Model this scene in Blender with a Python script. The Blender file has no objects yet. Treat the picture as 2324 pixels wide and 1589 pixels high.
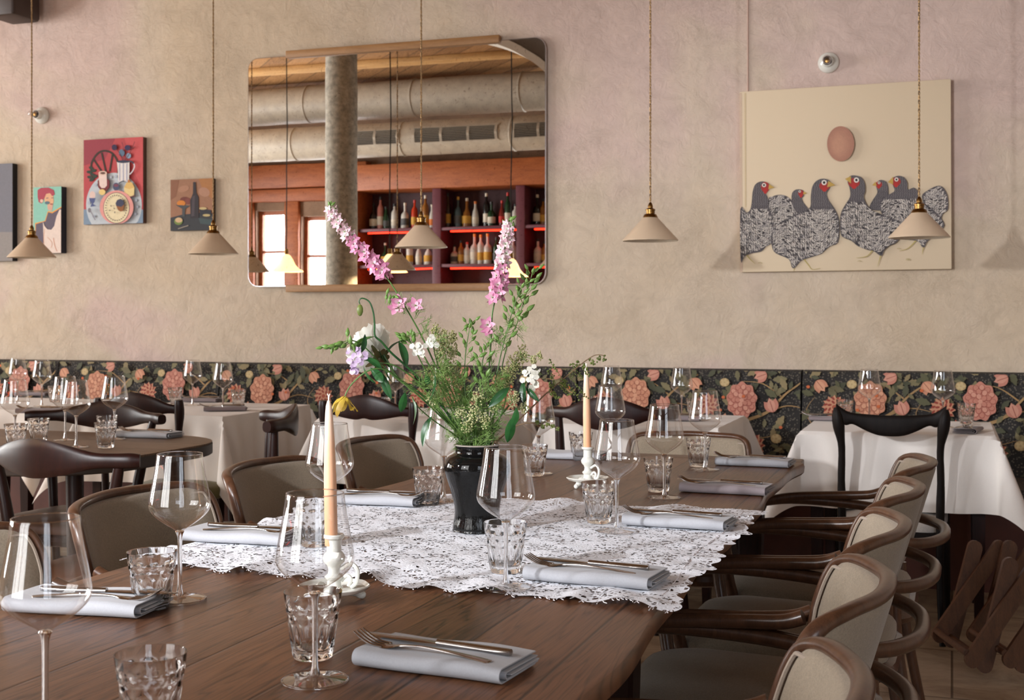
import bpy, math, random
from math import sin, cos, pi, sqrt, atan2, hypot
from mathutils import Vector, Matrix
from mathutils.geometry import tessellate_polygon
random.seed(7)
SC = bpy.context.scene
COL = SC.collection
# ------------------------------------------------------------------ camera, world, light, exposure
F = 2900.0; CXP = 1162.0; HZ = 720.0; CH = 1.185; YAW = math.radians(19.0)
FX, FY = -sin(YAW), cos(YAW); RX, RY = cos(YAW), sin(YAW)
cd = bpy.data.cameras.new('camera'); cam = bpy.data.objects.new('camera', cd); COL.objects.link(cam)
cam.location = (0, 0, CH); cam.rotation_euler = (pi/2, 0, YAW)
cd.sensor_width = 36; cd.lens = 36*F/2324; cd.shift_y = -(794.5-HZ)/2324; cd.clip_start = 0.05
cd.dof.use_dof = True; cd.dof.focus_distance = 2.35; cd.dof.aperture_fstop = 13.0
SC.camera = cam
SC.view_settings.view_transform = 'Standard'; SC.view_settings.look = 'None'; SC.view_settings.gamma = 1
SC.view_settings.use_curve_mapping = False
SC.view_settings.exposure = 0.0
cy = SC.cycles
cy.max_bounces = 10; cy.diffuse_bounces = 4; cy.glossy_bounces = 5; cy.transmission_bounces = 10
cy.transparent_max_bounces = 24; cy.sample_clamp_indirect = 4.0; cy.blur_glossy = 0.6
cy.use_denoising = True
world = bpy.data.worlds.new('daylight'); SC.world = world; world.use_nodes = True
bgn = world.node_tree.nodes['Background']; bgn.inputs[0].default_value = (.85, .92, 1, 1); bgn.inputs[1].default_value = 1.2

def area(name, loc, direction, sx, sy, power, color, spread=180):
    l = bpy.data.lights.new(name, 'AREA'); l.shape = 'RECTANGLE'; l.size = sx; l.size_y = sy
    l.energy = power; l.color = color; l.spread = math.radians(spread)
    o = bpy.data.objects.new(name, l); COL.objects.link(o); o.location = loc
    o.rotation_euler = Vector(direction).to_track_quat('-Z', 'Y').to_euler()
    return o
# daylight outside the left and bar windows, plus two added fills from behind
area('daylight_left_near', (-9.55, 1.7, 1.9), (1, 0, -.05), 1.5, 2.5, 340, (1, .99, .97))
area('daylight_left_far', (-9.55, 3.9, 1.9), (1, 0, -.05), 1.5, 2.5, 340, (1, .99, .97))
area('added_back_fill', (-2.5, -1.2, 1.95), (0, 1, -.05), 2.1, 2.4, 150, (1, .98, .96))  # unseen fill, added to balance the wall against the left windows
area('added_right_fill', (1.3, -1.2, 1.95), (-.1, 1, -.05), 1.6, 2.4, 70, (.84, .90, 1))  # unseen added fill, tinted blue to cool the right side
area('daylight_bar_window', (-7.85, -1.15, 1.7), (0, 1, 0), .42, 1.6, 40, (.93, .96, 1))
area('daylight_bar_window_wide', (-7.1, -1.15, 1.7), (0, 1, 0), .72, 1.5, 60, (.93, .96, 1))
# the lamp that throws the chair, vase and pendant shadows
def lamp(name, loc, target, energy, color, size, blend, soft):
    l = bpy.data.lights.new(name, 'SPOT'); l.energy = energy; l.color = color; l.spot_size = math.radians(size); l.spot_blend = blend; l.shadow_soft_size = soft
    o = bpy.data.objects.new(name, l); COL.objects.link(o); o.location = loc
    o.rotation_euler = (Vector(target)-Vector(loc)).to_track_quat('-Z', 'Y').to_euler(); return o
lamp('key_lamp_back', (-2.3, -.7, 1.95), (-.6, 5.1, .8), 560, (.95, .96, 1), 46, .6, .07)
lamp('key_lamp_table', (-3.6, .2, 2.3), (-.9, 2.5, .8), 250, (.95, .96, 1), 60, .7, .10)

# ------------------------------------------------------------------ helpers
def Wd(px, py, d):
    a = (px-CXP)/F*d
    return Vector((d*FX+a*RX, d*FY+a*RY, CH-(py-HZ)/F*d))
def Tz(px, py, z=0.75):
    return Wd(px, py, F*(CH-z)/(py-HZ))
def Yp(px, py, Y):
    t = (px-CXP)/F
    return Wd(px, py, Y/(FY+t*RY))
YM = 6.43
def Mp(px, py, Yr):
    p = Yp(px, py, 2*YM-Yr)
    return Vector((p.x, Yr, p.z))

def lin(c):
    return tuple((x/12.92 if x <= .04045 else ((x+.055)/1.055)**2.4) for x in [v/255 for v in c[:3]]) + (1,)
def thing(name, label, cat, loc=(0, 0, 0), rz=0, group=None):
    o = bpy.data.objects.new(name, None); COL.objects.link(o); o.empty_display_size = .05
    o.location = loc; o.rotation_euler = (0, 0, rz); o['label'] = label; o['category'] = cat
    if group: o['group'] = group
    return o
def tag(o, label=None, cat=None, group=None, kind=None):
    if label: o['label'] = label
    if cat: o['category'] = cat
    if group: o['group'] = group
    if kind: o['kind'] = kind
    return o
def struct(o):
    o['kind'] = 'structure'; return o
def dup(root, loc=None, rz=None, label=None, group=None):
    def cp(o, par):
        c = o.copy(); COL.objects.link(c)
        if par is not None: c.parent = par
        for ch in KIDS.get(o.name, []): KIDS.setdefault(c.name, []).append(cp(ch, c))
        return c
    r = cp(root, None)
    if loc is not None: r.location = loc
    if rz is not None: r.rotation_euler = (0, 0, rz)
    if label: r['label'] = label
    if group: r['group'] = group
    return r
KIDS = {}
class MB:
    def __init__(s): s.v = []; s.f = []; s.m = []; s.c = []
    def add(s, vs, fs, mi=0, col=None):
        b = len(s.v); s.v += [tuple(v) for v in vs]
        for f in fs:
            s.f.append([i+b for i in f]); s.m.append(mi); s.c.append(col or (1, 1, 1, 1))
        return s
    def build(s, name, mat, parent=None, smooth=True, angle=38, loc=None):
        me = bpy.data.meshes.new(name); me.from_pydata(s.v, [], s.f)
        for m in (mat if isinstance(mat, (list, tuple)) else [mat]): me.materials.append(m)
        me.polygons.foreach_set('material_index', s.m)
        if any(c != (1, 1, 1, 1) for c in s.c):
            a = me.color_attributes.new('Col', 'FLOAT_COLOR', 'CORNER')
            buf = []
            for c, f in zip(s.c, s.f): buf += list(c)*len(f)
            a.data.foreach_set('color', buf)
        me.update()
        if smooth:
            me.polygons.foreach_set('use_smooth', [True]*len(s.f))
            me.set_sharp_from_angle(angle=math.radians(angle))
        o = bpy.data.objects.new(name, me); COL.objects.link(o)
        if parent is not None:
            o.parent = parent; KIDS.setdefault(parent.name, []).append(o)
        if loc is not None: o.location = loc
        return o
def V(*a): return Vector(a)
def box(mb, x0, x1, y0, y1, z0, z1, mi=0, col=None, bev=0):
    if bev <= 0:
        vs = [(x, y, z) for x in (x0, x1) for y in (y0, y1) for z in (z0, z1)]
        mb.add(vs, [(0, 1, 3, 2), (4, 6, 7, 5), (0, 4, 5, 1), (2, 3, 7, 6), (0, 2, 6, 4), (1, 5, 7, 3)], mi, col); return mb
    b = min(bev, (x1-x0)/2.01, (y1-y0)/2.01, (z1-z0)/2.01)
    # rounded box : stacked rounded rectangles
    rings = []
    prof = [(z0, b), (z0+b*.3, b*.3), (z0+b, 0), (z1-b, 0), (z1-b*.3, b*.3), (z1, b)]
    for z, ins in prof:
        rings.append([(x, y, z) for x, y in rrect(x0+ins, x1-ins, y0+ins, y1-ins, max(b-ins*.5, b*.3), 3)])
    loft(mb, rings, mi, col); return mb
def rrect(x0, x1, y0, y1, r, n=5):
    r = min(r, (x1-x0)/2.01, (y1-y0)/2.01); out = []
    for cx, cy_, a0 in ((x1-r, y1-r, 0), (x0+r, y1-r, pi/2), (x0+r, y0+r, pi), (x1-r, y0+r, 3*pi/2)):
        for k in range(n+1):
            a = a0+pi/2*k/n; out.append((cx+r*cos(a), cy_+r*sin(a)))
    return out
def loft(mb, rings, mi=0, col=None, cap=True, closed=True):
    n = len(rings[0]); vs = [p for r in rings for p in r]; fs = []
    for i in range(len(rings)-1):
        for j in range(n if closed else n-1):
            a = i*n+j; b = i*n+(j+1) % n; fs.append((a, b, b+n, a+n))
    if cap:
        fs.append(tuple(range(n-1, -1, -1))); fs.append(tuple(range((len(rings)-1)*n, len(rings)*n)))
    mb.add(vs, fs, mi, col)
def lathe(mb, prof, seg=32, c=(0, 0, 0), mi=0, col=None, rf=None):
    vs = []; fs = []; n = len(prof)
    for i, (r, z) in enumerate(prof):
        for j in range(seg):
            a = 2*pi*j/seg; rr = r*(rf(a, z, i) if rf else 1)
            vs.append((c[0]+rr*cos(a), c[1]+rr*sin(a), c[2]+z))
    for i in range(n-1):
        for j in range(seg):
            a = i*seg+j; b = i*seg+(j+1) % seg; fs.append((a, b, b+seg, a+seg))
    if prof[0][0] > 1e-6 and prof[0][0] < .0 : pass
    mb.add(vs, fs, mi, col); return mb
def disc(mb, r, z, seg=32, c=(0, 0, 0), up=True, mi=0, col=None):
    vs = [(c[0]+r*cos(2*pi*j/seg), c[1]+r*sin(2*pi*j/seg), c[2]+z) for j in range(seg)]
    mb.add(vs, [tuple(range(seg)) if up else tuple(range(seg-1, -1, -1))], mi, col)
def cat(pts, n=6, closed=False):
    P = [Vector(p) for p in pts]; out = []; m = len(P)
    rng = m if closed else m-1
    for i in range(rng):
        g = lambda k: P[k % m] if closed else P[min(max(k, 0), m-1)]
        p0, p1, p2, p3 = g(i-1), g(i), g(i+1), g(i+2)
        for k in range(n):
            t = k/n
            out.append(.5*((2*p1)+(p2-p0)*t+(2*p0-5*p1+4*p2-p3)*t*t+(3*p1-p0-3*p2+p3)*t**3))
    if not closed: out.append(P[-1])
    return out
def tube(mb, path, rad, seg=8, mi=0, col=None, cap=True, sec=None, closed=False, up=None):
    P = [Vector(p) for p in path]; n = len(P)
    if not hasattr(rad, '__len__'): rad = [rad]*n
    T = []
    for i in range(n):
        a = P[(i-1) % n] if closed else P[max(i-1, 0)]; b = P[(i+1) % n] if closed else P[min(i+1, n-1)]
        d = (b-a); T.append(d.normalized() if d.length > 1e-9 else Vector((0, 0, 1)))
    ref = Vector(up) if up else (Vector((0, 0, 1)) if abs(T[0].z) < .9 else Vector((1, 0, 0)))
    N = (ref-T[0]*ref.dot(T[0])).normalized(); rings = []
    for i in range(n):
        if up:
            u = Vector(up); N2 = u-T[i]*u.dot(T[i])
            if N2.length > 1e-4: N = N2.normalized()
        else:
            N = (N-T[i]*N.dot(T[i])).normalized()
        B = T[i].cross(N); r = rad[i]
        if sec: rings.append([tuple(P[i]+N*(s*r)+B*(q*r)) for s, q in sec])
        else: rings.append([tuple(P[i]+N*(r*cos(2*pi*j/seg))+B*(r*sin(2*pi*j/seg))) for j in range(seg)])
    if closed:
        rings.append(rings[0]); loft(mb, rings, mi, col, cap=False)
    else: loft(mb, rings, mi, col, cap=cap)
    return mb
def sph(mb, c, r, seg=10, rings=6, mi=0, col=None, sc=(1, 1, 1)):
    vs = [(c[0], c[1], c[2]-r*sc[2])]; fs = []
    for i in range(1, rings):
        a = -pi/2+pi*i/rings
        for j in range(seg):
            b = 2*pi*j/seg; vs.append((c[0]+r*sc[0]*cos(a)*cos(b), c[1]+r*sc[1]*cos(a)*sin(b), c[2]+r*sc[2]*sin(a)))
    vs.append((c[0], c[1], c[2]+r*sc[2])); last = len(vs)-1
    for j in range(seg):
        fs.append((0, 1+(j+1) % seg, 1+j))
        fs.append((last, last-seg+j, last-seg+(j+1) % seg))
    for i in range(rings-2):
        for j in range(seg):
            a = 1+i*seg+j; b = 1+i*seg+(j+1) % seg; fs.append((a, b, b+seg, a+seg))
    mb.add(vs, fs, mi, col); return mb

# ------------------------------------------------------------------ materials
def newmat(name):
    m = bpy.data.materials.new(name); m.use_nodes = True
    nt = m.node_tree; return m, nt, nt.nodes, nt.links, nt.nodes['Principled BSDF']
def ramp(N, stops):
    r = N.new('ShaderNodeValToRGB'); e = r.color_ramp.elements
    while len(e) < len(stops): e.new(.5)
    for k, (p, c) in enumerate(stops): e[k].position = p; e[k].color = c if len(c) == 4 else tuple(c)+(1,)
    return r
def noise(N, L, scale, detail=4, rough=.55, vec=None, dist=0):
    n = N.new('ShaderNodeTexNoise'); n.inputs['Scale'].default_value = scale; n.inputs['Detail'].default_value = detail
    n.inputs['Roughness'].default_value = rough; n.inputs['Distortion'].default_value = dist
    if vec is not None: L.new(vec, n.inputs['Vector'])
    return n
def coords(N, L, scale=(1, 1, 1), rot=(0, 0, 0), kind='Object'):
    t = N.new('ShaderNodeTexCoord'); mp = N.new('ShaderNodeMapping'); mp.inputs['Scale'].default_value = scale
    mp.inputs['Rotation'].default_value = rot; L.new(t.outputs[kind], mp.inputs['Vector']); return mp.outputs[0]
def bump(N, L, height, strength, dist, P):
    b = N.new('ShaderNodeBump'); b.inputs['Strength'].default_value = strength; b.inputs['Distance'].default_value = dist
    L.new(height, b.inputs['Height']); L.new(b.outputs[0], P.inputs['Normal']); return b
def simple(name, c, rough=.5, metal=0, var=0, nscale=20, bmp=0, c2=None, stretch=(1, 1, 1), spec=None, coat=0, sheen=0):
    m, nt, N, L, P = newmat(name)
    P.inputs['Roughness'].default_value = rough; P.inputs['Metallic'].default_value = metal
    if spec is not None: P.inputs['Specular IOR Level'].default_value = spec
    if coat: P.inputs['Coat Weight'].default_value = coat; P.inputs['Coat Roughness'].default_value = .08
    if sheen: P.inputs['Sheen Weight'].default_value = sheen
    lc = lin(c)
    if c2 is None: c2 = tuple(max(0, x*(1-var)) for x in c)
    n = noise(N, L, nscale, 5, .6, coords(N, L, stretch))
    r = ramp(N, [(.3, lin(c2)), (.7, lc)]); L.new(n.outputs['Fac'], r.inputs[0]); L.new(r.outputs[0], P.inputs['Base Color'])
    if bmp: bump(N, L, n.outputs['Fac'], bmp, .002, P)
    return m
def fabric(name, c, scale=900, var=.25, bs=.5, rough=.9):
    m, nt, N, L, P = newmat(name); P.inputs['Roughness'].default_value = rough
    v = coords(N, L); w = noise(N, L, scale*.35, 2, .6, v)
    n = noise(N, L, scale, 3, .7, v); n2 = noise(N, L, 6, 3, .5, v)
    mx = N.new('ShaderNodeMix'); mx.data_type = 'FLOAT'; mx.inputs[0].default_value = .35
    L.new(n.outputs['Fac'], mx.inputs[2]); L.new(w.outputs['Fac'], mx.inputs[3])
    mx2 = N.new('ShaderNodeMix'); mx2.data_type = 'FLOAT'; mx2.inputs[0].default_value = .25
    L.new(mx.outputs[0], mx2.inputs[2]); L.new(n2.outputs['Fac'], mx2.inputs[3])
    r = ramp(N, [(.25, lin(tuple(x*(1-var) for x in c))), (.75, lin(c))]); L.new(mx2.outputs[0], r.inputs[0])
    L.new(r.outputs[0], P.inputs['Base Color']); bump(N, L, mx.outputs[0], bs, .0006, P)
    P.inputs['Sheen Weight'].default_value = .15
    return m
def wood(name, dark, light, grain=(9, 9, .9), scale=6, rough=.35, bs=.15, coat=0):
    m, nt, N, L, P = newmat(name); v = coords(N, L, grain)
    n = noise(N, L, scale, 6, .65, v, .6); n2 = noise(N, L, scale*9, 3, .6, v)
    mx = N.new('ShaderNodeMix'); mx.data_type = 'FLOAT'; mx.inputs[0].default_value = .35
    L.new(n.outputs['Fac'], mx.inputs[2]); L.new(n2.outputs['Fac'], mx.inputs[3])
    r = ramp(N, [(.32, lin(dark)), (.68, lin(light))]); L.new(mx.outputs[0], r.inputs[0]); L.new(r.outputs[0], P.inputs['Base Color'])
    P.inputs['Roughness'].default_value = rough; bump(N, L, mx.outputs[0], bs, .001, P)
    if coat: P.inputs['Coat Weight'].default_value = coat; P.inputs['Coat Roughness'].default_value = .15
    return m
def emis(name, c, s):
    m, nt, N, L, P = newmat(name); P.inputs['Base Color'].default_value = lin(c); P.inputs['Emission Color'].default_value = lin(c)
    P.inputs['Emission Strength'].default_value = s; return m

def m_plaster():
    m, nt, N, L, P = newmat('plaster'); v = coords(N, L)
    n1 = noise(N, L, .55, 4, .55, v, .8); n2 = noise(N, L, 5.0, 9, .68, v, .8); n3 = noise(N, L, 14, 8, .7, v, 1.5)
    a = ramp(N, [(.38, lin((200, 182, 158))), (.5, lin((206, 190, 170))), (.60, lin((206, 184, 174)))]); L.new(n1.outputs['Fac'], a.inputs[0])
    b = ramp(N, [(.32, (.82, .81, .80, 1)), (.5, (.98, .98, .98, 1)), (.70, (1.08, 1.07, 1.05, 1))]); L.new(n2.outputs['Fac'], b.inputs[0])
    mu = N.new('ShaderNodeMix'); mu.data_type = 'RGBA'; mu.blend_type = 'MULTIPLY'; mu.inputs[0].default_value = .75
    L.new(a.outputs[0], mu.inputs[6]); L.new(b.outputs[0], mu.inputs[7])
    # fine trowel scratches, gathered in patches
    s = noise(N, L, 11, 10, .8, coords(N, L, (1, 1, 1.2), (0, .5, 0)), 4.0)
    cr = ramp(N, [(.488, (1, 1, 1, 1)), (.5, (.52, .48, .45, 1)), (.512, (1, 1, 1, 1))]); L.new(s.outputs['Fac'], cr.inputs[0])
    pm = noise(N, L, 1.7, 3, .6, v); pr = ramp(N, [(.47, (0, 0, 0, 1)), (.62, (1, 1, 1, 1))]); L.new(pm.outputs['Fac'], pr.inputs[0])
    m2 = N.new('ShaderNodeMix'); m2.data_type = 'RGBA'; m2.blend_type = 'MULTIPLY'
    L.new(pr.outputs[0], m2.inputs[0]); L.new(mu.outputs[2], m2.inputs[6]); L.new(cr.outputs[0], m2.inputs[7])
    L.new(m2.outputs[2], P.inputs['Base Color']); P.inputs['Roughness'].default_value = .85
    ad = N.new('ShaderNodeMath'); ad.operation = 'ADD'; L.new(n2.outputs['Fac'], ad.inputs[0]); L.new(n3.outputs['Fac'], ad.inputs[1])
    bump(N, L, ad.outputs[0], .6, .016, P); return m
def m_planks(name, dark, light, w, axis='x', rough=.38, gap=.0035, rotz=0, gscale=1.0, seam=.12):
    """boards of width w side by side along one axis, grain along the other"""
    m, nt, N, L, P = newmat(name); t = N.new('ShaderNodeTexCoord'); mp = N.new('ShaderNodeMapping'); mp.inputs['Rotation'].default_value = (0, 0, rotz)
    L.new(t.outputs['Object'], mp.inputs[0]); sp = N.new('ShaderNodeSeparateXYZ'); L.new(mp.outputs[0], sp.inputs[0])
    a = sp.outputs[0 if axis == 'x' else 1]; bb = sp.outputs[1 if axis == 'x' else 0]
    def M(op, x, y=None, c=None):
        q = N.new('ShaderNodeMath'); q.operation = op
        (L.new(x, q.inputs[0]) if not isinstance(x, (int, float)) else setattr(q.inputs[0], 'default_value', x))
        if y is not None: (L.new(y, q.inputs[1]) if not isinstance(y, (int, float)) else setattr(q.inputs[1], 'default_value', y))
        return q.outputs[0]
    q = M('DIVIDE', a, w); fl = M('FLOOR', q); fr = M('FRACT', q)
    wn = N.new('ShaderNodeTexWhiteNoise'); wn.noise_dimensions = '1D'; L.new(fl, wn.inputs['W'])
    cb = N.new('ShaderNodeCombineXYZ'); L.new(M('MULTIPLY', a, 9.0), cb.inputs[0])
    L.new(M('ADD', M('MULTIPLY', bb, .6), M('MULTIPLY', fl, 3.7)), cb.inputs[1]); L.new(M('MULTIPLY', fl, 5.3), cb.inputs[2])
    n0 = noise(N, L, 1.3*gscale, 3, .5, cb.outputs[0], .4)
    # ring lines: saw-like bands of the low frequency field
    rg = M('FRACT', M('MULTIPLY', n0.outputs['Fac'], 24.0)); rr = ramp(N, [(0, (0, 0, 0, 1)), (.25, (.75, .75, .75, 1)), (.8, (1, 1, 1, 1)), (1, (.25, .25, .25, 1))]); L.new(rg, rr.inputs[0])
    cb2 = N.new('ShaderNodeCombineXYZ'); L.new(M('MULTIPLY', a, 160), cb2.inputs[0]); L.new(M('MULTIPLY', bb, 7), cb2.inputs[1]); L.new(fl, cb2.inputs[2])
    n1 = noise(N, L, 1.6, 4, .6, cb2.outputs[0])
    val = M('ADD', M('MULTIPLY', rr.outputs[0], .30), M('MULTIPLY', n1.outputs['Fac'], .70))
    val = M('ADD', val, M('MULTIPLY', M('SUBTRACT', wn.outputs['Value'], .5), .26))
    r = ramp(N, [(.25, lin(dark)), (.8, lin(light))]); L.new(val, r.inputs[0])
    e = M('MINIMUM', fr, M('SUBTRACT', 1.0, fr)); sm = N.new('ShaderNodeMapRange'); sm.inputs[1].default_value = 0; sm.inputs[2].default_value = gap/w
    sm.inputs[3].default_value = seam; sm.inputs[4].default_value = 1; L.new(e, sm.inputs[0])
    mu = N.new('ShaderNodeMix'); mu.data_type = 'RGBA'; mu.blend_type = 'MULTIPLY'; mu.inputs[0].default_value = 1
    L.new(r.outputs[0], mu.inputs[6]); L.new(sm.outputs[0], mu.inputs[7]); L.new(mu.outputs[2], P.inputs['Base Color'])
    P.inputs['Roughness'].default_value = rough
    hh = M('ADD', M('MULTIPLY', val, .25), sm.outputs[0]); bump(N, L, hh, .35, .0015, P)
    return m
def m_travertine():
    m, nt, N, L, P = newmat('travertine'); v = coords(N, L)
    br = N.new('ShaderNodeTexBrick'); br.inputs['Scale'].default_value = 1; br.inputs['Brick Width'].default_value = .6; br.inputs['Row Height'].default_value = .6
    br.inputs['Mortar Size'].default_value = .004; br.offset = .5; br.inputs['Color1'].default_value = (1, 1, 1, 1); br.inputs['Color2'].default_value = (.82, .8, .78, 1); br.inputs['Mortar'].default_value = (.3, .26, .22, 1)
    L.new(v, br.inputs[0]); n = noise(N, L, 4, 9, .7, coords(N, L, (1, 1.6, 1)), .6)
    r = ramp(N, [(.3, lin((126, 106, 86))), (.52, lin((170, 152, 130))), (.7, lin((192, 174, 152)))]); L.new(n.outputs['Fac'], r.inputs[0])
    mu = N.new('ShaderNodeMix'); mu.data_type = 'RGBA'; mu.blend_type = 'MULTIPLY'; mu.inputs[0].default_value = 1
    L.new(r.outputs[0], mu.inputs[6]); L.new(br.outputs[0], mu.inputs[7]); L.new(mu.outputs[2], P.inputs['Base Color']); P.inputs['Roughness'].default_value = .5
    bump(N, L, n.outputs['Fac'], .2, .003, P); return m
def m_paint(name='painted_canvas', rough=.75, weave=900):
    m, nt, N, L, P = newmat(name); a = N.new('ShaderNodeVertexColor'); a.layer_name = 'Col'
    n = noise(N, L, 60, 4, .7, coords(N, L)); r = ramp(N, [(.3, (.86, .86, .86, 1)), (.7, (1.05, 1.05, 1.05, 1))]); L.new(n.outputs['Fac'], r.inputs[0])
    mu = N.new('ShaderNodeMix'); mu.data_type = 'RGBA'; mu.blend_type = 'MULTIPLY'; mu.inputs[0].default_value = .6
    L.new(a.outputs[0], mu.inputs[6]); L.new(r.outputs[0], mu.inputs[7]); L.new(mu.outputs[2], P.inputs['Base Color']); P.inputs['Roughness'].default_value = rough
    n2 = noise(N, L, weave, 2, .5, coords(N, L)); bump(N, L, n2.outputs['Fac'], .25, .0006, P); return m
def m_thin_glass():
    m, nt, N, L, P = newmat('thin_glass'); N.remove(P); out = N['Material Output']
    tr = N.new('ShaderNodeBsdfTransparent'); tr.inputs[0].default_value = (.965, .965, .965, 1)
    gl = N.new('ShaderNodeBsdfGlossy'); gl.inputs['Roughness'].default_value = .0; gl.inputs[0].default_value = (1, 1, 1, 1)
    lw = N.new('ShaderNodeLayerWeight'); lw.inputs['Blend'].default_value = .5
    r = ramp(N, [(0, (.07, .07, .07, 1)), (.42, (.12, .12, .12, 1)), (.72, (.34, .34, .34, 1)), (1, (.97, .97, .97, 1))])
    L.new(lw.outputs['Facing'], r.inputs[0]); mx = N.new('ShaderNodeMixShader'); L.new(r.outputs[0], mx.inputs[0])
    L.new(tr.outputs[0], mx.inputs[1]); L.new(gl.outputs[0], mx.inputs[2]); L.new(mx.outputs[0], out.inputs[0]); return m
def m_glass(name='solid_glass', c=(1, 1, 1), ior=1.47, rough=0):
    m, nt, N, L, P = newmat(name); N.remove(P); g = N.new('ShaderNodeBsdfGlass'); g.inputs[0].default_value = tuple(c)+(1,)
    g.inputs['IOR'].default_value = ior; g.inputs['Roughness'].default_value = rough; L.new(g.outputs[0], N['Material Output'].inputs[0]); return m
def m_lace():
    m, nt, N, L, P = newmat('lace'); P.inputs['Base Color'].default_value = lin((226, 229, 236)); P.inputs['Roughness'].default_value = .9
    v = coords(N, L, (1, 1, 0)); w = noise(N, L, 30, 3, .6, v); ad = N.new('ShaderNodeVectorMath'); ad.operation = 'MULTIPLY_ADD'
    L.new(w.outputs['Color'], ad.inputs[0]); ad.inputs[1].default_value = (.03, .03, 0); L.new(v, ad.inputs[2])
    vo = N.new('ShaderNodeTexVoronoi'); vo.feature = 'DISTANCE_TO_EDGE'; vo.inputs['Scale'].default_value = 135; L.new(ad.outputs[0], vo.inputs['Vector'])
    vc = N.new('ShaderNodeTexVoronoi'); vc.inputs['Scale'].default_value = 135; L.new(ad.outputs[0], vc.inputs['Vector'])
    sep = N.new('ShaderNodeSeparateColor'); L.new(vc.outputs['Color'], sep.inputs[0])
    big = noise(N, L, 13, 3, .6, v); q = N.new('ShaderNodeMath'); q.operation = 'MULTIPLY_ADD'; L.new(big.outputs['Fac'], q.inputs[0]); q.inputs[1].default_value = 2.2; q.inputs[2].default_value = -.72
    cell = N.new('ShaderNodeMath'); cell.operation = 'LESS_THAN'; L.new(sep.outputs[0], cell.inputs[0]); L.new(q.outputs[0], cell.inputs[1])
    ed = N.new('ShaderNodeMath'); ed.operation = 'GREATER_THAN'; L.new(vo.outputs['Distance'], ed.inputs[0]); ed.inputs[1].default_value = .13
    hole = N.new('ShaderNodeMath'); hole.operation = 'MULTIPLY'; L.new(cell.outputs[0], hole.inputs[0]); L.new(ed.outputs[0], hole.inputs[1])
    tr = N.new('ShaderNodeBsdfTransparent'); mx = N.new('ShaderNodeMixShader'); L.new(hole.outputs[0], mx.inputs[0]); L.new(P.outputs[0], mx.inputs[1]); L.new(tr.outputs[0], mx.inputs[2])
    L.new(mx.outputs[0], N['Material Output'].inputs[0]); bump(N, L, vo.outputs['Distance'], .6, .002, P); return m
def m_mirror():
    m, nt, N, L, P = newmat('mirror_silver'); P.inputs['Metallic'].default_value = 1; P.inputs['Roughness'].default_value = 0.0
    v = coords(N, L); n = noise(N, L, 34, 10, .78, v, 2); r = ramp(N, [(.34, (.36, .33, .30, 1)), (.43, (.90, .90, .89, 1))]); L.new(n.outputs['Fac'], r.inputs[0])
    L.new(r.outputs[0], P.inputs['Base Color']); n2 = noise(N, L, 2.4, 2, .5, v); bump(N, L, n2.outputs['Fac'], .03, .005, P); return m
def m_leaf(name, c, c2, trans=.25, rough=.45):
    m, nt, N, L, P = newmat(name); n = noise(N, L, 25, 3, .6, coords(N, L)); r = ramp(N, [(.35, lin(c2)), (.65, lin(c))])
    L.new(n.outputs['Fac'], r.inputs[0]); L.new(r.outputs[0], P.inputs['Base Color']); P.inputs['Roughness'].default_value = rough
    t = N.new('ShaderNodeBsdfTranslucent'); L.new(r.outputs[0], t.inputs[0]); mx = N.new('ShaderNodeMixShader'); mx.inputs[0].default_value = trans
    L.new(P.outputs[0], mx.inputs[1]); L.new(t.outputs[0], mx.inputs[2]); L.new(mx.outputs[0], N['Material Output'].inputs[0]); return m
PLASTER = m_plaster(); TABLEWOOD = m_planks('oak_table', (50, 29, 17), (120, 80, 54), .145, rough=.33)
TABLEEND = m_planks('oak_table_end', (48, 30, 20), (104, 74, 54), .12, axis='y')
TRAV = m_travertine(); PAINT = m_paint()
THIN = m_thin_glass(); GLASS = m_glass(); LACE = m_lace(); THREAD = simple('lace_thread', (232, 229, 232), .9)
MIRROR = m_mirror(); CHROME = simple('polished_steel', (205, 205, 208), .18, 1, .1)
STEEL = simple('cutlery_steel', (176, 170, 166), .22, 1, .12, 40)
BRASS = simple('aged_brass', (150, 112, 62), .3, 1, .4, 60)
OAK = wood('pale_oak', (136, 96, 56), (172, 130, 84), (1, 9, 9), 5, .5)
BENT = wood('bentwood', (54, 34, 24), (92, 62, 44), (6, 6, 1.2), 8, .3, .05, .1)
DARKW = wood('dark_mahogany', (22, 9, 8), (42, 19, 15), (6, 6, 1.2), 8, .36, .05)
BLACKW = wood('ebonised_wood', (12, 9, 8), (26, 19, 16), (6, 6, 1.2), 8, .5, .05)
for m_, s_ in ((DARKW, .25), (BLACKW, .12), (BENT, .42)): m_.node_tree.nodes['Principled BSDF'].inputs['Specular IOR Level'].default_value = s_
SEATF = fabric('taupe_wool', (170, 154, 132), 700, .42, .9); PIPING = fabric('taupe_piping', (168, 152, 136), 600)
LINEN = fabric('white_linen', (222, 216, 210), 1100, .08, .25); NAPK = fabric('grey_linen', (168, 169, 174), 1000, .12, .35)
NAPK2 = fabric('mauve_linen', (138, 127, 130), 1000, .12, .35)
ENAMEL = simple('cream_enamel', (206, 184, 158), .35, 0, .06, 6); ENAMELIN = simple('enamel_inside', (225, 212, 190), .4)
PORC = simple('white_porcelain', (222, 222, 214), .12, 0, .04, 10, coat=.4)
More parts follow.
